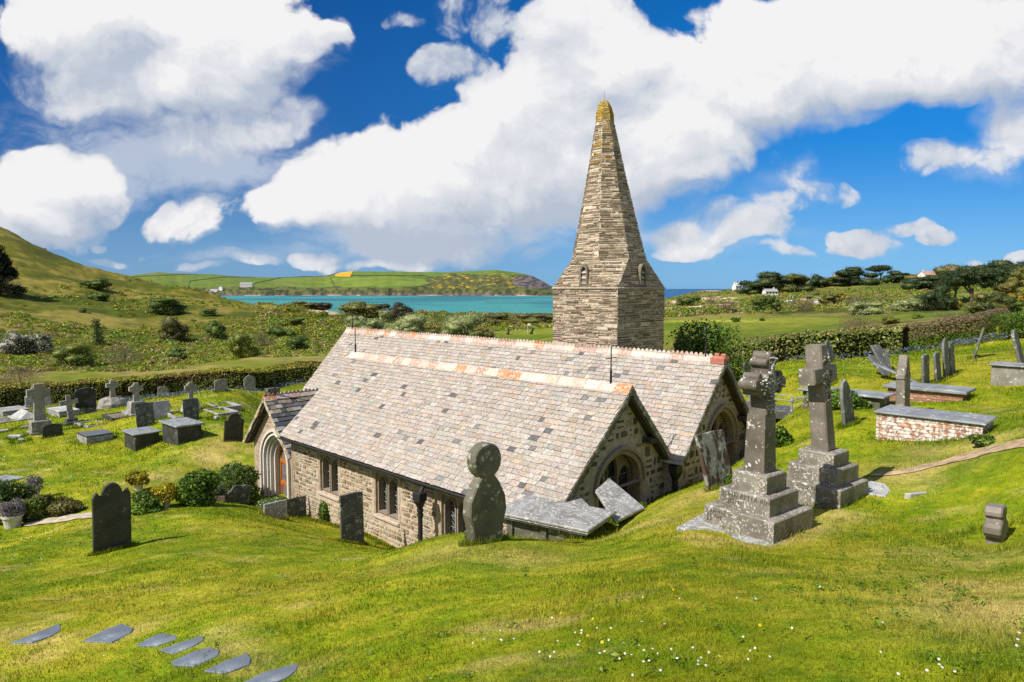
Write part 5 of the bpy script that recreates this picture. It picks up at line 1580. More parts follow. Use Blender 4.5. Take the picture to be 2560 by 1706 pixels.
for poly, lab in zip(STEP, SL):
    P_ = sheet(poly, .0)
    c = sum(P_, Vector())/len(P_)
    # best plane through the corners
    A = np.array([[p.x-c.x, p.y-c.y, 1] for p in P_]); zz = np.array([p.z-c.z for p in P_])
    ab = np.linalg.lstsq(A, zz, rcond=None)[0]
    N = Vector((-ab[0], -ab[1], 1)).normalized(); X = Vector((1, 0, ab[0])).normalized(); Y = N.cross(X)
    M = frame(c+N*.012, X, Y, N); Mi = M.inverted()
    pl2 = [((Mi @ p).x, (Mi @ p).y) for p in P_]
    if sum(pl2[i-1][0]*pl2[i][1]-pl2[i][0]*pl2[i-1][1] for i in range(len(pl2))) < 0: pl2 = pl2[::-1]
    mb = MB(); mb.prism(pl2, -.06, 0, (1, 1, 1), .006)
    o = mb.build('stepping_stone', M_stepst); o.matrix_world = M
    tag(o, lab, 'stepping stone', 'stepping stones across the lower lawn')
def strip(name, L, Rr, mat, lift):
    n = 40
    def res(pl):
        pl = [place(*p) for p in pl]
        d = np.cumsum([0]+[(pl[i+1]-pl[i]).length for i in range(len(pl)-1)])
        t = np.linspace(0, d[-1], n)
        return np.stack([np.interp(t, d, [p[i] for p in pl]) for i in range(2)], -1)
    l, r_ = res(L), res(Rr)
    V = []; m = 6
    for j in range(m+1):
        xy = l+(r_-l)*j/m
        V.append(np.column_stack([xy, ground(xy[:, 0], xy[:, 1])+lift]))
    V = np.concatenate(V)
    ii = (np.arange(m)[:, None]*n+np.arange(n-1)[None]).ravel()
    o = poly_mesh(name, V, np.stack([ii, ii+1, ii+n+1, ii+n], -1), np.ones((len(V), 3)), mat)
    tag(o, None, None, kind='structure')
strip('path', [(60,1318),(100,1313),(160,1306),(240,1296)], [(60,1312),(100,1302),(160,1291),(240,1281)], plain('stone_path', (.36, .31, .24), .95, .1, var=.35, scale=6), .03)
strip('footpath', [(2180,1192),(2280,1183),(2380,1158),(2470,1136),(2590,1116)], [(2180,1188),(2280,1172),(2380,1144),(2470,1118),(2590,1096)], plain('worn_earth', (.33, .24, .15), .95, .1, var=.4, scale=5), .016)

# ------------------------------------------------------------------ foliage
NR = np.random.default_rng(12)
def unit(v): return v/np.maximum(np.linalg.norm(v, axis=-1, keepdims=True), 1e-9)
def leaf_quads(P, N, size, r, aspect=.55):
    n = len(P)
    t1 = unit(np.cross(N, unit(r.normal(size=(n, 3)))))
    t2 = np.cross(N, t1)
    s = size[:, None] if np.ndim(size) else size
    bend = N*s*.12
    V = np.stack([P-t1*s*.5, P+t2*s*aspect*.5+bend, P+t1*s*.5, P-t2*s*aspect*.5+bend], 1).reshape(-1, 3)
    Q = np.arange(4*n).reshape(n, 4)
    return V, Q
def pal_pick(pal, n, r, jit=.25):
    c = np.array([p[0] for p in pal]); w_ = np.array([p[1] for p in pal], float)
    i = r.choice(len(pal), n, p=w_/w_.sum())
    return np.clip(c[i]*(1+r.uniform(-jit, jit, (n, 1)))*(1+r.uniform(-.08, .08, (n, 3))), 0, .9)
G_DARK = [((0.0576, 0.1006, 0.02), 0.5), ((0.0994, 0.1509, 0.0221), 0.35), ((0.1569, 0.2013, 0.031), 0.15)]
G_MID = [((0.0802, 0.139, 0.0178), 0.45), ((0.1336, 0.1961, 0.0232), 0.35), ((0.0535, 0.0891, 0.016), 0.2)]
G_LIGHT = [((0.1411, 0.1857, 0.0238), 0.45), ((0.2079, 0.2302, 0.0297), 0.3), ((0.0817, 0.1188, 0.0178), 0.25)]
G_BRIGHT = [((0.091, 0.1755, 0.0156), 0.45), ((0.1495, 0.234, 0.0234), 0.35), ((0.0455, 0.091, 0.013), 0.2)]
G_PALE = [((0.2616, 0.3064, 0.1121), 0.45), ((0.3513, 0.3737, 0.172), 0.3), ((0.1569, 0.2018, 0.0672), 0.25)]
G_OLIVE = [((0.1381, 0.1419, 0.03), 0.5), ((0.2109, 0.1917, 0.0416), 0.25), ((0.0864, 0.092, 0.02), 0.25)]
G_TWIG = [((.16, .105, .070), .5), ((.21, .15, .10), .3), ((.10, .07, .045), .2)]
G_GREY = [((.165, .14, .080), .45), ((.22, .19, .12), .3), ((.10, .088, .045), .25)]
G_GORSE = [((.42, .27, .012), .35), ((.20, .17, .015), .3), ((.06, .075, .012), .35)]
G_PINE = [((0.0272, 0.0476, 0.017), 0.5), ((0.0442, 0.0714, 0.0204), 0.35), ((0.085, 0.1054, 0.0238), 0.15)]
G_BLOOM = [((.46, .44, .38), .45), ((.06, .08, .015), .4), ((.10, .11, .03), .15)]
def crown(blobs, n, size, pal, r, shell=.62, out=.9, aspect=.55, up=.25, patchy=.35):
    """leaves spread through overlapping lumps; blobs: (x,y,z,rx,ry,rz)"""
    B = np.array(blobs, float)
    w_ = (B[:, 3]*B[:, 4]*B[:, 5])**(.67)
    i = r.choice(len(B), n, p=w_/w_.sum())
    d = unit(r.normal(size=(n, 3)))
    rad = shell+(1-shell)*r.random(n)**.6
    rad *= 1+.40*(r.random(n)-.45)*r.random(n)*1.6
    P = B[i, :3]+d*rad[:, None]*B[i, 3:]
    N = unit(d*out+np.array((0, 0, up))+r.normal(size=(n, 3))*.65)
    V, Q = leaf_quads(P, N, size*r.uniform(.6, 1.35, n), r, aspect)
    c = pal_pick(pal, n, r)
    k = 1+patchy*(r.random(len(B))-.5)*2          # each lump grows its own shade of green
    c = np.clip(c*k[i][:, None], 0, .9)
    return V, Q, c
def cores(B, pal, r, k=.66):
    """closed inner lumps, so that the sky does not show through the middle of a far crown"""
    Vs, Qs, n0 = [], [], 0
    nu, nv = 9, 6
    for b_ in B:
        th = np.linspace(0, 2*np.pi, nu+1)[:-1]; ph = np.linspace(.12, np.pi-.12, nv)
        T, Pp = np.meshgrid(th, ph)
        j = k*(1+r.uniform(-.22, .22, T.shape))
        V = np.stack([b_[0]+b_[3]*j*np.sin(Pp)*np.cos(T), b_[1]+b_[4]*j*np.sin(Pp)*np.sin(T), b_[2]+b_[5]*j*np.cos(Pp)], -1).reshape(-1, 3)
        q = [(a*nu+i, (a+1)*nu+i, (a+1)*nu+(i+1) % nu, a*nu+(i+1) % nu) for a in range(nv-1) for i in range(nu)]
        Vs.append(V); Qs.append(np.array(q)+n0); n0 += len(V)
    Q = np.concatenate(Qs)
    return np.concatenate(Vs), Q, pal_pick(pal, len(Q), r)*1.0
def both(a, b_):
    return np.concatenate([a[0], b_[0]]), np.concatenate([a[1], b_[1]+len(a[0])]), np.concatenate([a[2], b_[2]])
def lumps(w, h, d, r, n=7, low=.0):
    n = n+3
    """lumpy dome, base at z=0"""
    out = [(0, 0, h*.34, w*.40, d*.40, h*.40), (w*.05, 0, h*.14, w*.46, d*.44, h*.24), (-w*.2, 0, h*.22, w*.26, d*.3, h*.30)]
    for k in range(n):
        a = r.uniform(0, 2*np.pi); q = r.uniform(.35, .95)
        s = r.uniform(.14, .34)
        zc = h*r.uniform(.22, .80)
        f = np.sqrt(max(.15, 1-(zc/h-.35)**2*2))
        out.append((np.cos(a)*w*.5*q*f*(1-s*.6), np.sin(a)*d*.5*q*f*(1-s*.6), zc, w*s*1.0, d*s*1.0, min(h*s*1.0, h-zc+.02*h)))
    return out
SHRUBS = 'shrubs on the rough slopes'
def bush(label, px, row, wpx, hpx, pal, r_seed, group=None, name='shrub', cat='shrub', Y=None, dens=1.0, leaf=None, top=None, n_l=7, aspect=.55, shell=.6, stems=0, ymin=0, depth=.8, flat=False):
    r = np.random.default_rng(r_seed)
    p = place(px, row, ymin) if Y is None else at_depth(px, Y)
    s = p.y/F
    w_, h = wpx*s, hpx*s*1.02
    if top is not None: h = ray(px, top)[1]*p.y-p.z
    n = int(np.clip(wpx*hpx/6.25*5.0*dens, 320, 12000))
    lf = leaf or max(.07, math.sqrt(w_*h/n)*3.0)
    B = lumps(w_, h, w_*depth, r, n_l)
    V, Q, c = crown(B, n, lf, pal, r, shell, aspect=aspect)
    if ymin > 0 and aspect > .3: V, Q, c = both((V, Q, c), cores(B, pal, r, .70))
    V[:, 2] = np.maximum(V[:, 2], -.15*h)
    o = tag(empty(name, p), label, cat, group)
    poly_mesh('foliage', V, Q, c, M_leaf, o, 'FACE')
    mb = MB()
    for k in range(max(3, stems)):
        a = r.uniform(0, 2*np.pi); q = w_*.22*r.random()
        mb.tube((q*.3*math.cos(a), q*.3*math.sin(a), -.3), (q*math.cos(a), q*math.sin(a), h*.6), max(.02, h*.02), max(.01, h*.008), 5, (1, 1, 1))
    mb.build('stem', M_bark, o)
    return o
def hedge(label, path, hts, width, n, leaf, palf, seed, name='hedge', core=True, aspect=.6, mat=None, top_k=1.25):
    r = np.random.default_rng(seed)
    P = np.array([place(a, b)[:] for a, b in path]); hts = np.array(hts, float)
    d = np.concatenate([[0], np.cumsum(np.linalg.norm(np.diff(P[:, :2], axis=0), axis=1))])
    t = r.uniform(0, d[-1], n)
    X = np.interp(t, d, P[:, 0]); Yv = np.interp(t, d, P[:, 1])
    tx = np.interp(t+.3, d, P[:, 0])-np.interp(t-.3, d, P[:, 0]); ty = np.interp(t+.3, d, P[:, 1])-np.interp(t-.3, d, P[:, 1])
    T = unit(np.stack([tx, ty], -1)); S = np.stack([T[:, 1], -T[:, 0]], -1)
    hh = np.interp(t, d, hts)*(1+.10*(fbm(t*.9, t*0, 3, seed)-.5)+.08*(fbm(t*3.1, t*0, 2, seed+5)-.5))
    side = r.random(n)
    ww = width*(1+.25*(fbm(t*1.3, t*0, 3, seed+9)-.5))
    # cross section: front face, top, back face
    u = np.where(side < .52, -1.0, np.where(side < .86, r.uniform(-1, 1, n), 1.0))
    zf = np.where((side < .52) | (side >= .86), r.random(n)**.9, 1.0)
    rnd = np.clip((zf-.72)/.28, 0, 1)
    u = np.where(np.abs(u) == 1, u*(1-.45*rnd**2), u)
    zz = np.where(zf == 1.0, 1-.14*np.abs(u)**3, zf)
    bul = 1+.28*(fbm(t*2.2, zz*3, 3, seed+3)-.5)+r.normal(size=n)*.05
    px_ = X+S[:, 0]*u*ww/2*bul; py_ = Yv+S[:, 1]*u*ww/2*bul
    pz = ground(px_, py_)+zz*hh*(1+r.normal(size=n)*.025)+.0
    N = np.stack([S[:, 0]*u, S[:, 1]*u, np.where(zf == 1.0, 1.0, .35)], -1)+r.normal(size=(n, 3))*.6
    V, Q = leaf_quads(np.stack([px_, py_, pz], -1), unit(N), leaf*r.uniform(.55, 1.4, n), r, aspect)
    c = palf(t, zz, n, r)
    c0 = Vector((X.mean(), Yv.mean(), 0)); c0.z = gz(c0.x, c0.y)
    o = tag(empty(name, c0), label, 'hedge')
    poly_mesh('foliage', V-np.array(c0[:]), Q, c, mat or M_leaf, o, 'FACE')
    if core:  # solid dark core added inside the leaves to block light
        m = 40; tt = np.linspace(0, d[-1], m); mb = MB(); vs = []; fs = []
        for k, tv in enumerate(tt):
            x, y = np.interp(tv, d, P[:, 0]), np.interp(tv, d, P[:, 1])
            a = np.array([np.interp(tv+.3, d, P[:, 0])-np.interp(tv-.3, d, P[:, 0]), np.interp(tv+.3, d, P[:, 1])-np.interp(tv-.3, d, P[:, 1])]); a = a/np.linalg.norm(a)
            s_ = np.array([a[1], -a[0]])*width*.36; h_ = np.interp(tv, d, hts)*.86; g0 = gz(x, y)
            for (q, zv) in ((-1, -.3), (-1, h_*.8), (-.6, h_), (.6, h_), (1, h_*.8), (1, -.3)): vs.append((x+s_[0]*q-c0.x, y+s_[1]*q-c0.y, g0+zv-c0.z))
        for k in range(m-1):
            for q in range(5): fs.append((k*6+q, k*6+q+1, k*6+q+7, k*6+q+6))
        mb.add(vs, fs); mb.build('dark_core', M_core, o)
    return o
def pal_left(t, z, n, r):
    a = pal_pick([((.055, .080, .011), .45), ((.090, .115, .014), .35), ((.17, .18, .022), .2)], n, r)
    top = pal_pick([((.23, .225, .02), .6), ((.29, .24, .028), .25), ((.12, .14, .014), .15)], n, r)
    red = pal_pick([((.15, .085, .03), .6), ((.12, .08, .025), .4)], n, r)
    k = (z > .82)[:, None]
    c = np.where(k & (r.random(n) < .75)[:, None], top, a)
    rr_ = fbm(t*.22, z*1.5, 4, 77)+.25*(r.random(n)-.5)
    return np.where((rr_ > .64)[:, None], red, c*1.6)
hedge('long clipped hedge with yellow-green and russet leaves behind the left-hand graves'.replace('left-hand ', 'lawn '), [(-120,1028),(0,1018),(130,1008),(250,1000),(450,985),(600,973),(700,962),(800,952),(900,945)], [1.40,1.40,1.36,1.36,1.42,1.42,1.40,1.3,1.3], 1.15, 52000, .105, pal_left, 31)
def pal_ra(t, z, n, r):
    a = pal_pick([((.15, .20, .026), .40), ((.085, .125, .018), .25), ((.24, .26, .06), .22), ((.34, .34, .12), .13)], n, r)
    br = pal_pick([((.24, .18, .08), 1)], n, r)
    return np.where(((z > .9) & (r.random(n) < .3))[:, None], br, a)
hedge('thick glossy-leaved hedge behind the stepped crosses', [(1660,930),(1760,925),(1840,914),(1950,905),(2100,895),(2180,889),(2262,882)], [1.2,1.25,1.2,1.2,1.2,1.25,1.2], 1.2, 30000, .13, pal_ra, 32)
def pal_rb(t, z, n, r):
    tw = pal_pick([((.25, .175, .105), .5), ((.33, .24, .15), .3), ((.15, .105, .06), .2)], n, r)
    gr = pal_pick(G_MID, n, r)
    return np.where(((z > .5+.5*(fbm(t*.7, t*0, 3, 91)-.5)) & (r.random(n) < .8))[:, None], tw, gr)
hedge('dry brown leafless stretch of hedge above the bluebells', [(2266,882),(2330,872),(2400,860),(2460,850),(2505,842)], [1.25,1.2,1.2,1.25,1.3], .7, 15000, .15, pal_rb, 33, core=False, aspect=.16)
bush('dense green bush at the end of the dry hedge', 2570, 842, 150, 60, G_BRIGHT, 34, name='shrub', dens=2.2)
bush('large rounded green shrub beside the church tower', 1768, 900, 190, 130, G_MID+G_BRIGHT, 35, Y=29.5, top=806, dens=1.6, n_l=12, leaf=.13)
bush('darker shrub tucked against the foot of the church tower', 1712, 900, 84, 100, G_DARK, 36, Y=28.2, top=822, dens=1.5, leaf=.13)

# ivy, pots and shrubs near the porch and path
def ivy_mass(label, px, row, wpx, hpx, pal, seed, Y=None, leaf=.10, dens=3.0, **k):
    return bush(label, px, row, wpx, hpx, pal, seed, Y=Y, leaf=leaf, dens=dens, n_l=10, **k)
ivy_mass('dark ivy-covered bank against the porch wall', 578, 1238, 125, 92, G_DARK+[((.09, .15, .02), .12)], 41, Y=24.2, name='ivy', cat='ivy')
ivy_mass('bright green leafy bush at the bend of the path', 492, 1262, 92, 84, G_BRIGHT, 42, name='shrub')
ivy_mass('low mixed shrub spilling between the two yellow flower pots', 366, 1276, 60, 46, G_MID, 43, name='shrub')
ivy_mass('fresh green ground-hugging plant behind the dark headstone', 362, 1282, 66, 34, G_BRIGHT, 44, name='shrub')
ivy_mass('dark clipped mound of ivy at the lawn edge beside the potted lavenders', 22, 1300, 110, 98, G_DARK+[((.08, .12, .02), .15)], 45, name='ivy', cat='ivy')
ivy_mass('small rough shrub on the bank beyond the lower lavender pot', 92, 1300, 76, 62, G_MID+[((.16, .13, .05), .2)], 46, name='shrub')
ivy_mass('rough grassy bank plant along the far edge of the path', 170, 1284, 90, 36, G_OLIVE+[((.16, .13, .05), .3)], 47, name='shrub')
ivy_mass('bright leafy weed growing against the aisle wall', 820, 1304, 44, 50, G_BRIGHT, 48, name='plant', cat='plant', leaf=.09)
ivy_mass('low white-flowered plants at the porch threshold', 672, 1254, 92, 34, G_BRIGHT+[((.55, .55, .5), .18)], 49, name='plant', cat='plant', leaf=.07, Y=22.4)
ivy_mass('small weed beside the foot of the wheel-headed stone', 1178, 1352, 28, 32, G_BRIGHT, 50, name='plant', cat='plant', leaf=.06)
ivy_mass('dense ivy wrapping the low slate-topped tomb', 2105, 1030, 128, 40, G_BRIGHT, 51, Y=18.0, name='ivy', cat='ivy', leaf=.08)
ivy_mass('small ivy clump on the grass bank beyond the near cross', 1952, 1112, 62, 46, G_BRIGHT, 52, name='ivy', cat='ivy', leaf=.09)
ivy_mass('weed sprouting at the foot of the toppled pale slab', 1595, 1280, 40, 24, G_MID, 53, name='plant', cat='plant', leaf=.05)
ivy_mass('green tuft at the foot of the rust-lichened headstone', 1828, 1212, 26, 26, G_BRIGHT, 54, name='plant', cat='plant', leaf=.05)
ivy_mass('leafy weeds at the corner of the lichened brick tomb', 2462, 1112, 60, 24, G_MID, 55, name='plant', cat='plant', leaf=.06)
M_pot = plain('white_pot', (.50, .46, .40), .8, .2, var=.3)
M_soil = plain('soil', (.035, .025, .018), .95, .05)
def pot(label, px, row, wpx, hpx, pal, seed, fw, fh, leaf, aspect=.4, Y=None, square=False):
    p = place(px, row) if Y is None else at_depth(px, Y)
    s = p.y/F; w_, h = wpx*s/2, hpx*s
    o = tag(empty('plant_pot', p), label, 'plant pot')
    mb = MB()
    if square: mb.box((-w_, -w_*.6, -.1), (w_, w_*.6, h), (1, 1, 1), .02)
    else: mb.lathe([(.001, -.05), (w_*.70, -.05), (w_*.78, h*.3), (w_*.90, h*.8), (w_*.92, h*.83), (w_*1.02, h*.85), (w_*1.02, h), (w_*.90, h), (w_*.86, h*.9), (.001, h*.9)], 22)
    mb.build('pot', M_bark if square else M_pot, o)
    r = np.random.default_rng(seed)
    fw_, fh_ = fw*s, fh*s
    B = [(x, y, z+h*.9, a, b_, c_) for x, y, z, a, b_, c_ in lumps(fw_, fh_, fw_*.8, r, 9)]
    V, Q, c = crown(B, int(max(700, fw*fh*1.0)), leaf, pal, r, .5, aspect=aspect)
    poly_mesh('flowers' if 'yellow' in label else 'foliage', V, Q, c, M_leaf, o, 'FACE')
    return o
LAV = [((.25, .22, .235), .5), ((.36, .33, .345), .3), ((.09, .09, .07), .2)]
EUP = [((.36, .29, .012), .55), ((.27, .24, .015), .3), ((.12, .14, .015), .15)]
pot('pale round pot of greyish lavender on the lawn edge, upper of two', 88, 1250, 24, 25, LAV, 61, 38, 42, .07, .3)
pot('large pale pot of silvery lavender beside the path, lower of two', 32, 1318, 48, 32, LAV, 62, 58, 44, .07, .3)
pot('pale pot overflowing with yellow spurge, farther up the bank', 347, 1228, 24, 22, EUP, 63, 58, 32, .09, .7)
pot('pale pot overflowing with yellow spurge close to the path', 416, 1268, 22, 24, EUP, 64, 64, 36, .09, .7)
pot('wooden trough of clipped rosemary near the broken headstone', 549, 1254, 36, 17, [((.06, .085, .045), .6), ((.035, .05, .025), .4)], 65, 36, 28, .06, .3, square=True)
p = place(4, 1205)
mb = MB(); mb.prism([(-.9, -.5), (.5, -.6), (.55, .5), (-.9, .6)], .0, .10, (1, 1, 1), .01)
tag(put(mb.build('slate_slab', M_plate), p, 30), 'tilted bluish slate slab at the edge of the picture above the ivy mound', 'stone slab')
q = place(418, 991)
mb = MB(); mb.lathe([(.001, 0), (.09, 0), (.12, .14), (.08, .24), (.10, .28), (.085, .28), (.001, .22)], 12)
o = tag(put(mb.build('flower_vase', M_marble), q), 'little white vase of flowers beside the small beige headstone', 'vase')
r = np.random.default_rng(66); V, Q, c = crown([(0, 0, .42, .16, .16, .18)], 160, .06, G_BLOOM, r); poly_mesh('flowers', V, Q, c, M_leaf, o, 'FACE')
q = place(201, 1024)
mb = MB(); mb.lathe([(.001, 0), (.05, 0), (.065, .12), (.05, .18), (.001, .18)], 12)
o = tag(put(mb.build('flower_vase', M_marble), q), 'small white jar with a red flower before the polished black headstone', 'vase')
r = np.random.default_rng(67); V, Q, c = crown([(0, 0, .26, .05, .05, .10)], 60, .05, [((.30, .04, .02), .7), ((.05, .08, .02), .3)], r); poly_mesh('flowers', V, Q, c, M_leaf, o, 'FACE')

# ------------------------------------------------------------------ shrubs on the hill and dunes
SB = [('low spreading dark bush high on the hill slope', 237, 722, 78, 26, G_DARK), ('flat dark bush just below another on the hill slope', 249, 752, 54, 22, G_DARK),
 ('wide dark green thicket in the middle of the hill', 418, 786, 102, 42, G_DARK), ('rounded dark bush at the right of the hill thicket', 522, 790, 50, 20, G_DARK),
 ('tall dusky bramble with brown stems below the hill thicket', 441, 858, 78, 72, G_OLIVE+[((.05, .045, .03), .5)]), ('bushy green shrub at the foot of the hill', 547, 854, 62, 58, G_MID),
 ('broad light green sallow behind the hedge', 180, 922, 132, 64, G_LIGHT), ('grey-brown leafless thicket behind the hedge', 314, 914, 110, 54, G_GREY),
 ('dark low bush beside the leafless thicket', 445, 898, 54, 30, G_DARK), ('tall light green sallow nearest the church roof', 610, 894, 66, 66, G_LIGHT),
 ('white-blossomed thorn at the edge of the hill foot', 40, 884, 84, 58, G_BLOOM), ('white-blossomed thorn beside the light green sallow', 105, 884, 60, 50, G_BLOOM),
 ('small dark bush alone on the open hillside', 205, 782, 20, 14, G_DARK), ('russet low scrub along the back of the hedge', 50, 958, 116, 42, G_TWIG),
 ('green bush with dark right side near the church roof', 695, 846, 76, 34, G_MID), ('brownish thicket between the sallow and the roof', 660, 872, 70, 44, G_GREY),
 ('dark bush in the dip beside the church roof', 745, 880, 60, 40, G_DARK), ('green-gold bush on the dune slope', 725, 815, 70, 22, G_LIGHT),
 ('dark scrub crest on the dune by the water', 910, 795, 120, 42, G_OLIVE), ('dark thorny dune crest in front of the bay', 985, 800, 90, 46, [((.07, .05, .035), .5), ((.04, .045, .015), .5)]),
 ('low dark scrub on the far dune end', 755, 768, 90, 18, G_OLIVE), ('rounded brownish dune scrub', 805, 772, 60, 20, [((.075, .05, .035), .6), ((.05, .05, .015), .4)]),
 ('pale silvery sallow clump behind the ridge, farthest left'.replace(', farthest left', ' beside the rear finial'), 905, 842, 104, 58, G_PALE), ('pale silvery sallow clump behind the middle of the ridge', 1010, 846, 130, 62, G_PALE),
 ('tall pale sallow against the brown dune', 965, 805, 42, 30, G_PALE), ('pale sallow clump with a gorse bush beside it', 1150, 848, 120, 62, G_PALE),
 ('olive-gold gorse bush between pale sallows', 1085, 846, 56, 36, G_OLIVE+[((.16, .13, .012), .5)]), ('dark bush at the end of the pale sallows', 1205, 848, 60, 30, G_OLIVE),
 ('long dark thicket across the golf course', 1215, 814, 120, 30, G_TWIG[2:]+G_OLIVE), ('dark thicket across the golf course next to the tower', 1330, 814, 130, 30, G_TWIG[2:]+G_OLIVE),
 ('green hummock bush beside the tower on the links', 1720, 765, 80, 26, G_DARK), ('brown leafless thicket at the foot of the dune cliff', 1775, 764, 36, 30, G_TWIG),
 ('wide purple-brown thicket below the dune cliff', 1815, 781, 60, 28, G_TWIG), ('round dark green bush in the middle of the links scrub', 1913, 778, 76, 38, G_DARK+[((.10, .11, .02), .2)]),
 ('broad purple-brown thicket on the links', 2152, 826, 108, 44, G_TWIG), ('dark low bush at the end of the purple thicket', 2225, 820, 50, 18, G_OLIVE),
 ('grey leafless thicket near the car park', 2148, 770, 74, 38, G_GREY), ('pale rounded sallow below the pines', 2268, 779, 72, 36, G_PALE),
 ('spreading pale sallow beside the grey thicket', 2165, 787, 92, 32, G_PALE), ('dark bushy mass under the tall pines', 2332, 776, 110, 70, G_PINE),
 ('wide dark shrubbery right of the pines', 2470, 786, 120, 56, G_OLIVE+G_PINE), ('yellow flowering gorse at the picture edge', 2545, 765, 60, 42, G_GORSE),
 ('bright green bush below the yellow gorse', 2525, 780, 60, 26, G_BRIGHT), ('yellow gorse patch under the leaning pine', 2390, 775, 34, 30, G_GORSE),
 ('purple-brown thicket behind the round green bush', 2010, 778, 80, 28, G_TWIG), ('small round green bush on the fairway edge', 1840, 805, 26, 12, G_BRIGHT),
 ('small green bush farther along the fairway', 1905, 803, 18, 9, G_BRIGHT), ('bright dome of bush before the bare bank', 2292, 797, 30, 12, G_BRIGHT),
 ('dark gorse clump below the car park', 2080, 760, 60, 26, G_OLIVE), ('green gorse clump near the parked cars', 2105, 752, 34, 22, G_OLIVE+G_GORSE[:1]),
 ('grey dry scrub bank on the links', 2380, 797, 110, 16, G_GREY)]
for k, (lab, px, row, wp, hp, pal) in enumerate(SB):
    lab = lab.replace('right of', 'beyond').replace(' right side', ' shaded side').replace('at the right of', 'next to')
    twig = pal in (G_TWIG, G_GREY)
    bush(lab, px, row, wp, hp, pal, 100+k, SHRUBS, ymin=52, dens=.9 if wp*hp > 1500 else 1.4, aspect=.22 if twig else .55)
# ivied stump
p = place(245, 868, 52); s = p.y/F
o = tag(empty('ivy_clad_stump', p), 'tall dead stump smothered in ivy on the hill foot', 'tree stump')
r = np.random.default_rng(70)
B = [(r.uniform(-.25, .25)+.2*(1-k/7), r.uniform(-.2, .2), (k+.5)*70*s/8, (1.15-.07*k)*s*14, s*13, 70*s/12) for k in range(8)]
V, Q, c = crown(B, 1800, .22, G_DARK, r, .5); poly_mesh('ivy', V, Q, c, M_leaf, o, 'FACE')
mb = MB(); mb.tube((0, 0, -.5), (0, 0, 66*s), .35, .2, 8); mb.build('trunk', M_bark, o)
# loose scrub nobody could count
def scrub(name, px0, px1, y0, y1, n, per, rad, lf, pals, seed, thr, group=None):
    r = np.random.default_rng(seed)
    px = r.uniform(px0, px1, n*3); Y = np.exp(r.uniform(math.log(y0), math.log(y1), n*3))
    X = (px-1280)/F*Y
    m = fbm(X*.03+7, Y*.03, 4, seed) > thr
    X, Y = X[m][:n], Y[m][:n]; n = len(X)
    Z = ground(X, Y)
    pal_i = r.integers(0, len(pals), n)
    Vs, Cs = [], []
    R_ = rad*r.uniform(.5, 1.5, n)*np.clip(Y/120, .6, 2.0)
    idx = np.repeat(np.arange(n), per)
    d = unit(r.normal(size=(len(idx), 3))); d[:, 2] = np.abs(d[:, 2])
    P = np.stack([X[idx], Y[idx], Z[idx]], -1)+d*(R_[idx]*r.uniform(.6, 1, len(idx)))[:, None]*np.array((1, 1, .55))
    V, Q = leaf_quads(P, unit(d+r.normal(size=d.shape)*.6), lf*R_[idx]/rad*r.uniform(.6, 1.4, len(idx)), r, .5)
    c = np.zeros((len(idx), 3))
    for k, pl in enumerate(pals):
        mm = pal_i[idx] == k; c[mm] = np.clip(pal_pick(pl, mm.sum(), r)*np.array((1.7, 1.6, 1.15)), 0, .9)
    o = poly_mesh(name, V, Q, c, M_leaf, None, 'FACE')
    tag(o, group, 'undergrowth', None, 'stuff')
scrub('undergrowth', -40, 860, 66, 150, 1500, 64, .95, .33, [G_OLIVE, G_LIGHT, G_MID, G_LIGHT, G_GREY], 201, .46, 'tangled scrub and dead bracken at the foot of the hill')
scrub('undergrowth', -40, 900, 120, 320, 700, 36, .5, .28, [G_OLIVE, G_LIGHT, G_MID, G_OLIVE], 202, .56, 'scattered heather and gorse tufts on the open hillside')
scrub('undergrowth', 640, 1420, 150, 420, 1500, 50, .9, .36, [G_OLIVE, G_GREY, G_MID, G_LIGHT], 203, .44, 'low dune scrub in front of the bay')
scrub('undergrowth', 1540, 2620, 165, 620, 3300, 44, .95, .38, [G_OLIVE, G_MID, G_GREY, G_LIGHT, G_DARK], 204, .44, 'mixed scrub and field banks below the pines')

# ------------------------------------------------------------------ trees
TG = 'trees on the far slope'
def tree(label, px, row, wpx, hpx, pal, seed, kind='round', group=TG, ymin=52, name='pine_tree', dens=1.2):
    r = np.random.default_rng(seed)
    p = place(px, row, ymin); s = p.y/F
    w_, h = wpx*s*1.2, hpx*s*1.12
    o = tag(empty(name, p), label, 'tree', group)
    tr = .30 if kind == 'flat' else .16
    B = []
    if kind == 'flat':       # wind-cut crown on bare limbs
        for k in range(11): 
            a = r.uniform(-1, 1); B.append((a*w_*.36, r.uniform(-.3, .3)*w_, h*(.58+.30*r.random()*(1-abs(a)*.6)), w_*r.uniform(.16, .26), w_*.24, h*r.uniform(.08, .14)))
    else:
        for k in range(18):
            a = r.uniform(0, 6.28); q = r.uniform(0, .44); zc = r.uniform(.06, .80)*(1-.5*q)
            B.append((math.cos(a)*w_*q*(1.15-zc*.5), math.sin(a)*w_*q, h*zc, w_*r.uniform(.18, .30), w_*.26, h*r.uniform(.14, .24)))
    n = int(np.clip(wpx*hpx/6.25*6*dens, 700, 7000))
    V, Q, c = crown(B, n, max(.25, math.sqrt(w_*h/n)*3.0), pal, r, .45, patchy=.45)
    V, Q, c = both((V, Q, c), cores(B, pal, r, .74))
    poly_mesh('crown', V, Q, c, M_leaf, o, 'FACE')
    mb = MB()
    mb.tube((0, 0, -.5), (w_*.04, 0, h*.45), h*.035, h*.024, 7)
    for b_ in B[:7]: mb.tube((w_*.03, 0, h*tr), (b_[0], b_[1], b_[2]), h*.017, h*.006, 5)
    mb.build('trunk', M_bark, o)
    return o
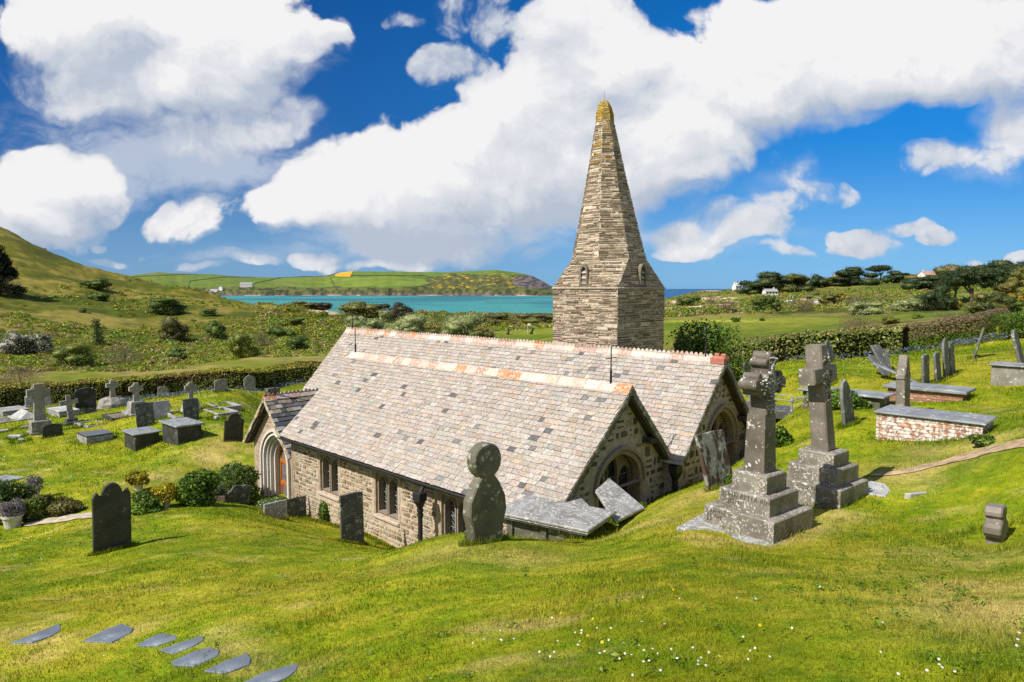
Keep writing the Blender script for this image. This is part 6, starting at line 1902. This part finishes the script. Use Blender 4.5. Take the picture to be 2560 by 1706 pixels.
TR = [('long low dark pine at the seaward end of the tree line', 1872, 735, 66, 34, G_PINE, 'round'), ('broad domed dark tree beside the seaward pine', 1930, 729, 88, 50, G_PINE, 'round'),
 ('brownish round tree behind the domed one', 1982, 726, 78, 42, G_OLIVE+G_PINE, 'round'), ('small round dark tree standing apart before the stone house', 2043, 720, 44, 34, G_PINE, 'round'),
 ('large flat-sided dark tree hiding part of the stone house', 2132, 713, 92, 48, G_PINE, 'round'), ('dark tree with a pale forked bare trunk showing', 2200, 706, 54, 46, G_PINE, 'flat'),
 ('low dark tree trailing off the forked one', 2234, 707, 60, 30, G_PINE, 'round'), ('low gold-green tree before the white house', 2280, 702, 52, 18, G_OLIVE+G_GORSE[:1], 'round'),
 ('brown-topped tree crowding the white house', 2376, 716, 84, 54, G_OLIVE+G_GREY, 'round'), ('tall umbrella pine with dark layered crown', 2385, 760, 84, 84, G_PINE, 'flat'),
 ('leaning pine with a thick slanting trunk', 2425, 776, 92, 108, G_PINE, 'flat'), ('dark spreading pine behind the grey-roofed house', 2500, 718, 104, 66, G_PINE, 'round'),
 ('tallest dark pine on the ridge near the picture edge', 2540, 714, 70, 66, G_PINE, 'round'), ('rounded olive tree below the grey-roofed house', 2510, 746, 58, 44, G_OLIVE, 'round'),
 ('dark tree mass below the white house', 2318, 726, 90, 44, G_PINE, 'round'), ('low dark tree joining the seaward pines', 1900, 731, 54, 30, G_PINE, 'round'), ('dark rounded tree behind the bungalow', 1958, 727, 50, 36, G_PINE, 'round'),
 ('dark tree between the stone house and the gap in the tree line', 2066, 716, 40, 22, G_OLIVE, 'round'), ('big dark tree behind the grey-roofed house', 2452, 708, 90, 50, G_PINE, 'round'), ('olive tree at the very edge beyond the houses', 2568, 716, 60, 54, G_OLIVE, 'round')]
for k, (lab, px, row, wp, hp, pal, kd) in enumerate(TR): tree(lab, px, row, wp, hp, pal, 300+k, kd)
# dark cypress at the left of the hill
p = place(-8, 732, 52); s = p.y/F
o = tag(empty('cypress_tree', p), 'big black-green cypress with drooping fans on the hill slope', 'tree')
r = np.random.default_rng(77); h = 118*s; B = []
for k in range(60):
    a = r.uniform(0, 6.28); zc = r.uniform(.02, .95); q = (1-zc*.85)*.5
    B.append((math.cos(a)*h*q*.8, math.sin(a)*h*q*.7, h*zc, h*.15*(1.2-zc*.7), h*.14, h*.10))
V, Q, c = crown(B, 14000, h*.05, [((.014, .024, .008), .6), ((.028, .042, .011), .4)], r, .4, aspect=.35); poly_mesh('crown', V, Q, c, M_leaf, o, 'FACE')
mb = MB(); mb.tube((0, 0, -1), (0, 0, h*.9), h*.03, h*.008, 8); mb.build('trunk', M_bark, o)
bush('grey twiggy bush under the cypress', 22, 740, 60, 50, G_GREY, 78, SHRUBS, ymin=52, aspect=.15)

# ------------------------------------------------------------------ houses, cars and small far things
M_white = plain('white_render', (.62, .60, .57), .9, .2, var=.06)
M_hstone = plain('buff_house_stone', (.40, .32, .24), .9, .2, var=.2)
M_rooft = plain('grey_roof_slate', (.27, .28, .29), .8, .2)
M_roofr = plain('pinkish_roof_tile', (.36, .23, .17), .85, .2)
M_pane = plain('window_glass', (.03, .035, .045), .15, .5)
def house(label, p, w_, d, h, rh, yaw, mw, mr, nwin=3, chim=1, floors=1, name='house', sc=1.0):
    o = tag(empty(name, p, (0, 0, R(yaw))), label, 'house', 'houses across the bay' if sc == 2 else 'houses on the far slope')
    mb = MB(); mb.box((-w_/2, -d/2, -2), (w_/2, d/2, h)); 
    mb.add([(-w_/2, -d/2, h), (-w_/2, d/2, h), (-w_/2, 0, h+rh-.05), (w_/2, -d/2, h), (w_/2, d/2, h), (w_/2, 0, h+rh-.05)], [(0, 2, 1), (3, 4, 5)])
    mb.build('wall', mw, o)
    e = .35; mb = MB()
    for s in (-1, 1):
        k = rh/(d/2)
        y0, z0 = s*(d/2+e), h-k*e+.05
        vs = [(-w_/2-e, y0, z0), (w_/2+e, y0, z0), (w_/2+e, 0, h+rh+.05), (-w_/2-e, 0, h+rh+.05)]
        vs += [(a, b_, c_+.15) for a, b_, c_ in vs]
        f = [(0, 1, 2, 3), (7, 6, 5, 4), (0, 4, 5, 1), (1, 5, 6, 2), (2, 6, 7, 3), (3, 7, 4, 0)]
        mb.add(vs, f if s > 0 else [x[::-1] for x in f])
    rf = mb.build('roof', mr, o)
    for k in range(chim):
        mb = MB(); x = -w_*.38+k*w_*.76/max(1, chim-1) if chim > 1 else w_*.3
        mb.box((x-.4, -.4, h+rh-.6), (x+.4, .4, h+rh+1.1)); mb.build('chimney', mw, rf)
    for fl in range(floors):
        for k in range(nwin):
            x = -w_/2+w_*(k+.5)/nwin; z = .9+fl*2.7
            mb = MB(); mb.box((x-.55, -d/2-.04, z), (x+.55, -d/2+.05, z+1.2)); mb.build('window', M_pane, o)
    return o
def at(px, row): return place(px, row, 60)
house('white gabled house alone by the open sea', at(1842, 722), 6, 5, 3.6, 2.2, 20, M_white, M_white, 2, 2)
house('low white bungalow in the field below the trees', at(1925, 738), 8.5, 5, 2.4, 1.6, 8, M_white, M_rooft, 4)
house('tall buff stone house with a white gable between trees', at(2094, 711), 10, 8, 5.0, 4.0, 30, M_hstone, M_roofr, 3, 2, 2)
house('large white house with pink roof on the skyline', at(2322, 704), 15, 8, 5.4, 3.0, 12, M_white, M_roofr, 5, 2, 2)
house('lower pink-roofed wing in front of the large white house', at(2290, 708), 8, 6, 3.0, 2.2, -8, M_white, M_roofr, 3, 1)
house('white house with a long grey roof among the pines', at(2472, 712), 11, 7, 3.2, 2.8, 10, M_white, M_rooft, 4, 1)
house('buff house half hidden at the picture edge', at(2544, 706), 6, 6, 5.5, 2.5, 20, M_hstone, M_roofr, 2, 1, 2)
def hp(px, row): return head_at(px, row)
house('large pale terrace with many gables across the bay', hp(617, 718), 42, 12, 9, 7, 10, M_white, M_rooft, 6, 2, 2, sc=2)
house('white cottages at the far shore', hp(535, 730), 26, 9, 5, 4, -5, M_white, M_rooft, 5, 1, sc=2)
house('white gable-end house above the far shore', hp(553, 727), 10, 14, 8, 6, 80, M_white, M_rooft, 2, 1, sc=2)
house('small cream house beside a field lane across the bay', hp(463, 729), 9, 9, 7, 5, 20, M_white, M_rooft, 2, 1, sc=2)
p = hp(1162, 679)
mb = MB(); mb.lathe([(3.4, -3), (2.6, 9), (2.9, 9.2), (2.9, 10.4), (0.01, 10.4)], 12)
o = mb.build('daymark_tower', M_hstone); o.location = p; tag(o, 'tiny stone daymark tower on the headland skyline', 'tower')
# parked cars
M_tyre = plain('tyre_rubber', (.015, .015, .016), .8)
def car(label, px, row, col, yaw):
    p = place(px, row, 60)
    o = tag(empty('parked_car', p, (0, 0, R(yaw))), label, 'car', 'cars in the far car park')
    mb = MB(); mb.m = frame((0, -.85, 0), (1, 0, 0), (0, 0, 1), (0, -1, 0))
    mb.prism([(-2.1, .3), (2.1, .3), (2.15, .75), (1.3, .9), (-2.1, .95)], -1.7, 0, (1, 1, 1), .08, True)
    mb.prism([(-1.95, .94), (1.1, .90), (.5, 1.45), (-1.6, 1.47)], -1.6, -.1, (1, 1, 1), .10, True)
    mb.build('body', plain('car_paint', col, .25, .5, var=.02), o)
    mb = MB(); mb.m = frame((0, -.85, 0), (1, 0, 0), (0, 0, 1), (0, -1, 0))
    mb.prism([(-1.7, 1.0), (.92, .98), (.45, 1.36), (-1.5, 1.38)], -1.64, -.06, (1, 1, 1), .02); mb.build('window', M_pane, o)
    for x in (-1.3, 1.3):
        for y in (-.86, .70):
            mb = MB(); mb.m = frame((x, y, .32), (1, 0, 0), (0, 0, 1), (0, -1, 0)); mb.frustum(.32, -.16, .32, .0, 14); mb.build('wheel', M_tyre, o)
for lab, px, row, col, yw in [('dark blue car on the upper grass of the car park', 2043, 740, (.015, .02, .06), 20), ('black car on the middle track of the car park', 2027, 749, (.012, .012, .014), 10),
        ('black car at the near end of the car park', 1988, 749, (.014, .014, .016), 5), ('pale pink-white car in the lowest row', 2037, 763, (.5, .42, .42), 80),
        ('white car in the lowest row beside the scrub', 1972, 760, (.6, .6, .6), 30), ('silver car next to the white one', 1981, 759, (.4, .41, .42), 40)]: car(lab, px, row, col, yw)
# golf trolleys and flag
def trolley(label, px, row):
    p = place(px, row, 52)
    o = tag(empty('golf_trolley', p, (0, 0, R(30))), label, 'golf trolley', 'golf trolleys on the green')
    mb = MB(); mb.tube((0, 0, .25), (.28, 0, 1.05), .17, .19, 10); mb.build('bag', M_tyre, o)
    for k in range(5):
        mb = MB(); a = k*1.25; mb.tube((.25, 0, .95), (.36+.08*math.cos(a), .08*math.sin(a), 1.28), .02, .02, 5); mb.build('club', M_lead, o)
    for y in (-.3, .3):
        mb = MB(); mb.m = frame((-.05, y, .17), (1, 0, 0), (0, 0, 1), (0, -1, 0)); mb.frustum(.17, -.03, .17, .03, 14); mb.build('wheel', M_tyre, o)
    mb = MB(); mb.tube((0, -.3, .17), (0, .3, .17), .02); mb.tube((0, 0, .2), (.75, 0, 1.0), .02, .02); mb.build('frame', M_lead, o)
trolley('golf trolley with dark bag on the green nearest the pale sallows', 1270, 837); trolley('golf trolley with dark bag close to the tower', 1329, 836)
p = place(1319, 834, 52)
o = tag(empty('golf_flag', p), 'small white flag on the golf green', 'flag')
mb = MB(); mb.tube((0, 0, 0), (0, 0, 2.1), .03, .03, 6); mb.build('pole', M_white, o)
mb = MB(); mb.box((0, -.012, 1.6), (.55, .012, 2.05)); mb.build('flag_cloth', M_white, o)
p = place(986, 800, 150)
mb = MB(); mb.tube((0, 0, -.5), (0, 0, 12*p.y/F+3.2), .16, .13, 8); mb.box((-.35, -.05, 12*p.y/F+2.3), (.35, .05, 12*p.y/F+2.9))
o = mb.build('marker_post', M_bark); o.location = p; tag(o, 'dark marker post on the dune crest', 'post')
Yb = 24*F/(757-HORIZON)
mb = MB(); mb.lathe([(.001, -.3), (1.2, -.3), (1.3, .6), (.35, 1.2), (.3, 4.2), (.6, 4.4), (.6, 5.4), (.001, 5.6)], 12)
o = mb.build('channel_buoy', plain('buoy_red', (.32, .06, .05), .5)); o.location = ((1219-1280)/F*Yb, Yb, SEA); tag(o, 'small red channel buoy on the turquoise water', 'buoy')

# ------------------------------------------------------------------ grass blades, daisies, bluebells
r = np.random.default_rng(5)
def blades(X, Y, hgt, wid, cols, r, lean=.75):
    n = len(X)
    Z = ground(X, Y)
    a = r.uniform(0, 2*np.pi, n); lean_ = r.uniform(.15, lean, n)*hgt
    dx, dy = np.cos(a)*lean_, np.sin(a)*lean_
    b_ = r.uniform(0, 2*np.pi, n)
    wx, wy = np.cos(b_)*wid/2, np.sin(b_)*wid/2
    V = np.stack([np.stack([X-wx, Y-wy, Z-.006], -1), np.stack([X+wx, Y+wy, Z-.006], -1), np.stack([X+dx, Y+dy, Z+hgt], -1)], 1).reshape(-1, 3)
    return V, np.arange(3*n).reshape(n, 3), cols
n = 330000
u = r.uniform(-.80, .80, n); Y = np.exp(r.uniform(math.log(2.4), math.log(46), n)); X = u*Y
keep = np.ones(n, bool)
ra, rb = X*D1.x+Y*D1.y, X*D2.x+Y*D2.y
keep &= ~((ra > 9.4) & (ra < 28.6) & (rb > 11.0) & (rb < 20.3))
keep &= ~((ra > 22) & (ra < 25.2) & (rb > 11.3) & (rb < 12))
gzv = ground(X, Y); gx, gy = pix(X, Y, gzv)
def in_poly(poly, x, y):
    m = np.zeros(len(x), bool)
    for i in range(len(poly)):
        x0, y0 = poly[i-1]; x1, y1 = poly[i]
        if y0 == y1: continue
        m ^= ((y0 > y) != (y1 > y)) & (x < (x1-x0)*(y-y0)/(y1-y0)+x0)
    return m
for poly in STEP+[[(60,1318),(240,1297),(240,1280),(60,1311)],[(2180,1192),(2380,1158),(2590,1116),(2590,1096),(2470,1118),(2280,1172)]]: keep &= ~in_poly(poly, gx, gy)
X, Y = X[keep], Y[keep]; n = len(X)
c = lawn_col(X, Y)*r.uniform(.5, 1.7, (n, 1))*(1+r.uniform(-.12, .12, (n, 3)))
st_ = r.random(n) < .03
c[st_] = np.array((.34, .26, .10))*r.uniform(.6, 1.2, (st_.sum(), 1))
wid = np.maximum(.0045, .85*Y/683)*r.uniform(.7, 1.4, n)
tuft = sstep(fbm(X*1.1, Y*1.1, 4, 301, .6), .48, .70)
hgt = np.maximum(.027, 1.4*Y/683)*r.uniform(.4, 1.3, n)*(.8+.9*tuft)*np.where(r.random(n) < .02, 1.8, 1)
V, Q, cc_ = blades(X, Y, hgt, wid, np.clip(c, 0, .8), r)
o = poly_mesh('grass', V, Q, cc_, M_grass, None, 'FACE', n_side=3)
tag(o, 'short mown churchyard turf with dry tufts', 'grass', None, 'stuff')
# longer unmown grass round the feet of stones and walls
feet = []
for ob in list(COL.objects):
    if ob.parent is None and ob.get('category') in ('gravestone', 'stone cross', 'tomb', 'stone', 'grave kerb') and ob.location.length < 50:
        feet.append(ob)
FX, FY = [], []
for ob in feet:
    big = {'tomb': .9, 'stone cross': .55, 'grave kerb': .9}.get(ob['category'], .40)
    m = int(900 if ob.location.length < 20 else 260)
    t = r.uniform(0, 2*np.pi, m); q = big*(1+r.normal(size=m)*.16)
    cx, sx = math.cos(PH), math.sin(PH)
    lx, ly = np.cos(t)*q, np.sin(t)*q*(1.0 if ob['category'] != 'gravestone' else .38)
    FX.append(ob.location.x+lx*cx-ly*sx); FY.append(ob.location.y+lx*sx+ly*cx)
for a0, a1, b0 in ((9.9, 21.8, 10.98),):
    m = 5000; a = r.uniform(a0, a1, m); b_ = b0-np.abs(r.normal(size=m))*.12
    FX.append(a*D1.x+b_*D2.x); FY.append(a*D1.y+b_*D2.y)
m = 6000; b_ = r.uniform(11, 20, m); a = np.where(b_ < 15.7, 9.68, 9.28)-np.abs(r.normal(size=m))*.14
FX.append(a*D1.x+b_*D2.x); FY.append(a*D1.y+b_*D2.y)
FX, FY = np.concatenate(FX), np.concatenate(FY); n = len(FX)
c = lerp(lawn_col(FX, FY), np.array((.085, .135, .008)), .55)*r.uniform(.7, 1.6, (n, 1))
V, Q, cc_ = blades(FX, FY, np.maximum(.09, 2.2*FY/683)*r.uniform(.4, 1.4, n), np.maximum(.006, .8*FY/683)*r.uniform(.7, 1.3, n), np.clip(c, 0, .8), r, .6)
o = poly_mesh('grass', V, Q, cc_, M_grass, None, 'FACE', n_side=3)
tag(o, 'longer uncut grass round the feet of stones and walls', 'grass', None, 'stuff')
# daisies and buttercups
def flowers(name, label, areas, col, size, seed, zoff=.045):
    r = np.random.default_rng(seed); P_ = []; S_ = []
    for (cx, cy, rx, ry, m) in areas:
        for k in range(m):
            px, py = cx+r.normal()*rx*.5, cy+r.normal()*ry*.5
            if py > 1704: continue
            p = place(px, py); P_.append(p[:]); S_.append(max(size, .85*p.y/683))
    P_ = np.array(P_); S_ = np.array(S_); n = len(P_)
    P_[:, 2] += zoff*r.uniform(.6, 1.2, n)
    N = unit(np.array((-.1, -.45, 1.0))+r.normal(size=(n, 3))*.3)
    t1 = unit(np.cross(N, r.normal(size=(n, 3)))); t2 = np.cross(N, t1)
    ks = 7
    V = np.concatenate([P_[:, None]+N[:, None]*.003]+[(P_+S_[:, None]*.5*(t1*math.cos(2*math.pi*k/ks)+t2*math.sin(2*math.pi*k/ks)))[:, None] for k in range(ks)], 1).reshape(-1, 3)
    Q = np.array([(i*(ks+1), i*(ks+1)+1+k, i*(ks+1)+1+(k+1) % ks) for i in range(n) for k in range(ks)])
    c = np.repeat(np.clip(np.array(col)*r.uniform(.8, 1.1, (n, 1)), 0, .9), ks, 0)
    o = poly_mesh(name, V, Q, c, M_leaf, None, 'FACE', n_side=3)
    tag(o, label, 'flowers', None, 'stuff')
flowers('daisies', 'white daisies scattered through the mown grass', [(1450,1645,240,40,10),(1700,1655,260,44,17),(1660,1690,200,20,6),(1480,1596,160,24,7),(2330,1690,80,16,6),(2540,1600,60,70,4),(1230,1605,120,30,6),
    (60,1420,90,60,26),(100,1350,140,26,30),(240,1205,130,24,24),(170,1145,110,16,18),(500,1150,120,18,16),(40,1140,120,14,10),(300,1615,140,60,3),(430,1380,160,60,6),(690,1280,40,8,6),(560,1030,120,26,20),(230,1050,60,10,14),(2150,905,120,14,46),(2100,935,120,20,18),(2380,1030,160,24,5),(2300,1250,160,40,5),(1900,1560,500,90,14)], (.72, .72, .68), .015, 401)
flowers('buttercups', 'yellow buttercups and dandelions in the turf', [(2400,900,120,24,70),(2180,930,140,30,40),(2500,850,90,20,36),(2150,1120,200,50,9),(2350,1010,160,30,10),(1600,1580,360,80,9),(500,1330,240,60,12),(620,1000,140,24,24),(480,1000,120,16,14),(330,1160,200,40,8),(950,1420,300,40,5),(2480,970,70,30,12)], (.62, .48, .02), .024, 402)
def bells(label, path, n, seed, wd=.5):
    r = np.random.default_rng(seed)
    P_ = np.array([place(a, b)[:] for a, b in path]); t = r.uniform(0, len(P_)-1, n)
    X = np.interp(t, np.arange(len(P_)), P_[:, 0])+r.normal(size=n)*wd; Y = np.interp(t, np.arange(len(P_)), P_[:, 1])+r.normal(size=n)*wd*.6
    k = fbm(t*1.7, t*0, 3, seed)+.3*(r.random(n)-.5) > .42
    X, Y = X[k], Y[k]; n = len(X)
    Z = ground(X, Y)+r.uniform(.03, .34, n)
    fl = (r.random(n) < .5) & (Z-ground(X, Y) > .12)
    c = np.where(fl[:, None], pal_pick([((.155, .15, .42), .6), ((.20, .20, .47), .4)], n, r), pal_pick(G_BRIGHT, n, r))
    V, Q = leaf_quads(np.stack([X, Y, Z], -1), unit(r.normal(size=(n, 3))+np.array((0, -.6, .3))), r.uniform(.06, .15, n), r, .35)
    o = poly_mesh('bluebells', V, Q, c, M_leaf, None, 'FACE'); tag(o, label, 'flowers', None, 'stuff')
bells('bluebells growing along the foot of the clipped lawn hedge', [(300,1004),(400,996),(480,988),(560,984),(660,976),(760,960)], 3000, 403, .4)
bells('bluebells massed below the dry hedge on the slope', [(1990,908),(2090,902),(2280,886),(2400,868),(2460,856),(2540,848)], 2400, 404, .3)

# broad-leaved weeds in the turf
r = np.random.default_rng(405); Pw, Nw, Sw = [], [], []
for k in range(230):
    px, py = r.uniform(0, 2560), r.uniform(1330, 1700)
    if r.random() < .35: px, py = r.normal(2250, 170), r.normal(1455, 40)
    if not (0 < px < 2560 and 1300 < py < 1702): continue
    p = place(px, py)
    if p.y > 15: continue
    R0 = r.uniform(.025, .06)
    for j in range(r.integers(6, 14)):
        a = r.uniform(0, 6.28); q = R0*r.uniform(.3, 1)
        Pw.append((p.x+math.cos(a)*q, p.y+math.sin(a)*q, p.z+.015+.04*r.random())); Nw.append((math.cos(a)*.5, math.sin(a)*.5, 1)); Sw.append(R0*r.uniform(.5, 1))
V, Q = leaf_quads(np.array(Pw), unit(np.array(Nw)+r.normal(size=(len(Pw), 3))*.3), np.array(Sw), r, .4)
o = poly_mesh('weeds', V, Q, pal_pick([((.11, .19, .008), .6), ((.16, .22, .012), .3), ((.08, .13, .012), .1)], len(Pw), r), M_leaf, None, 'FACE')
tag(o, 'flat broad-leaved weeds growing in the turf', 'weeds', None, 'stuff')
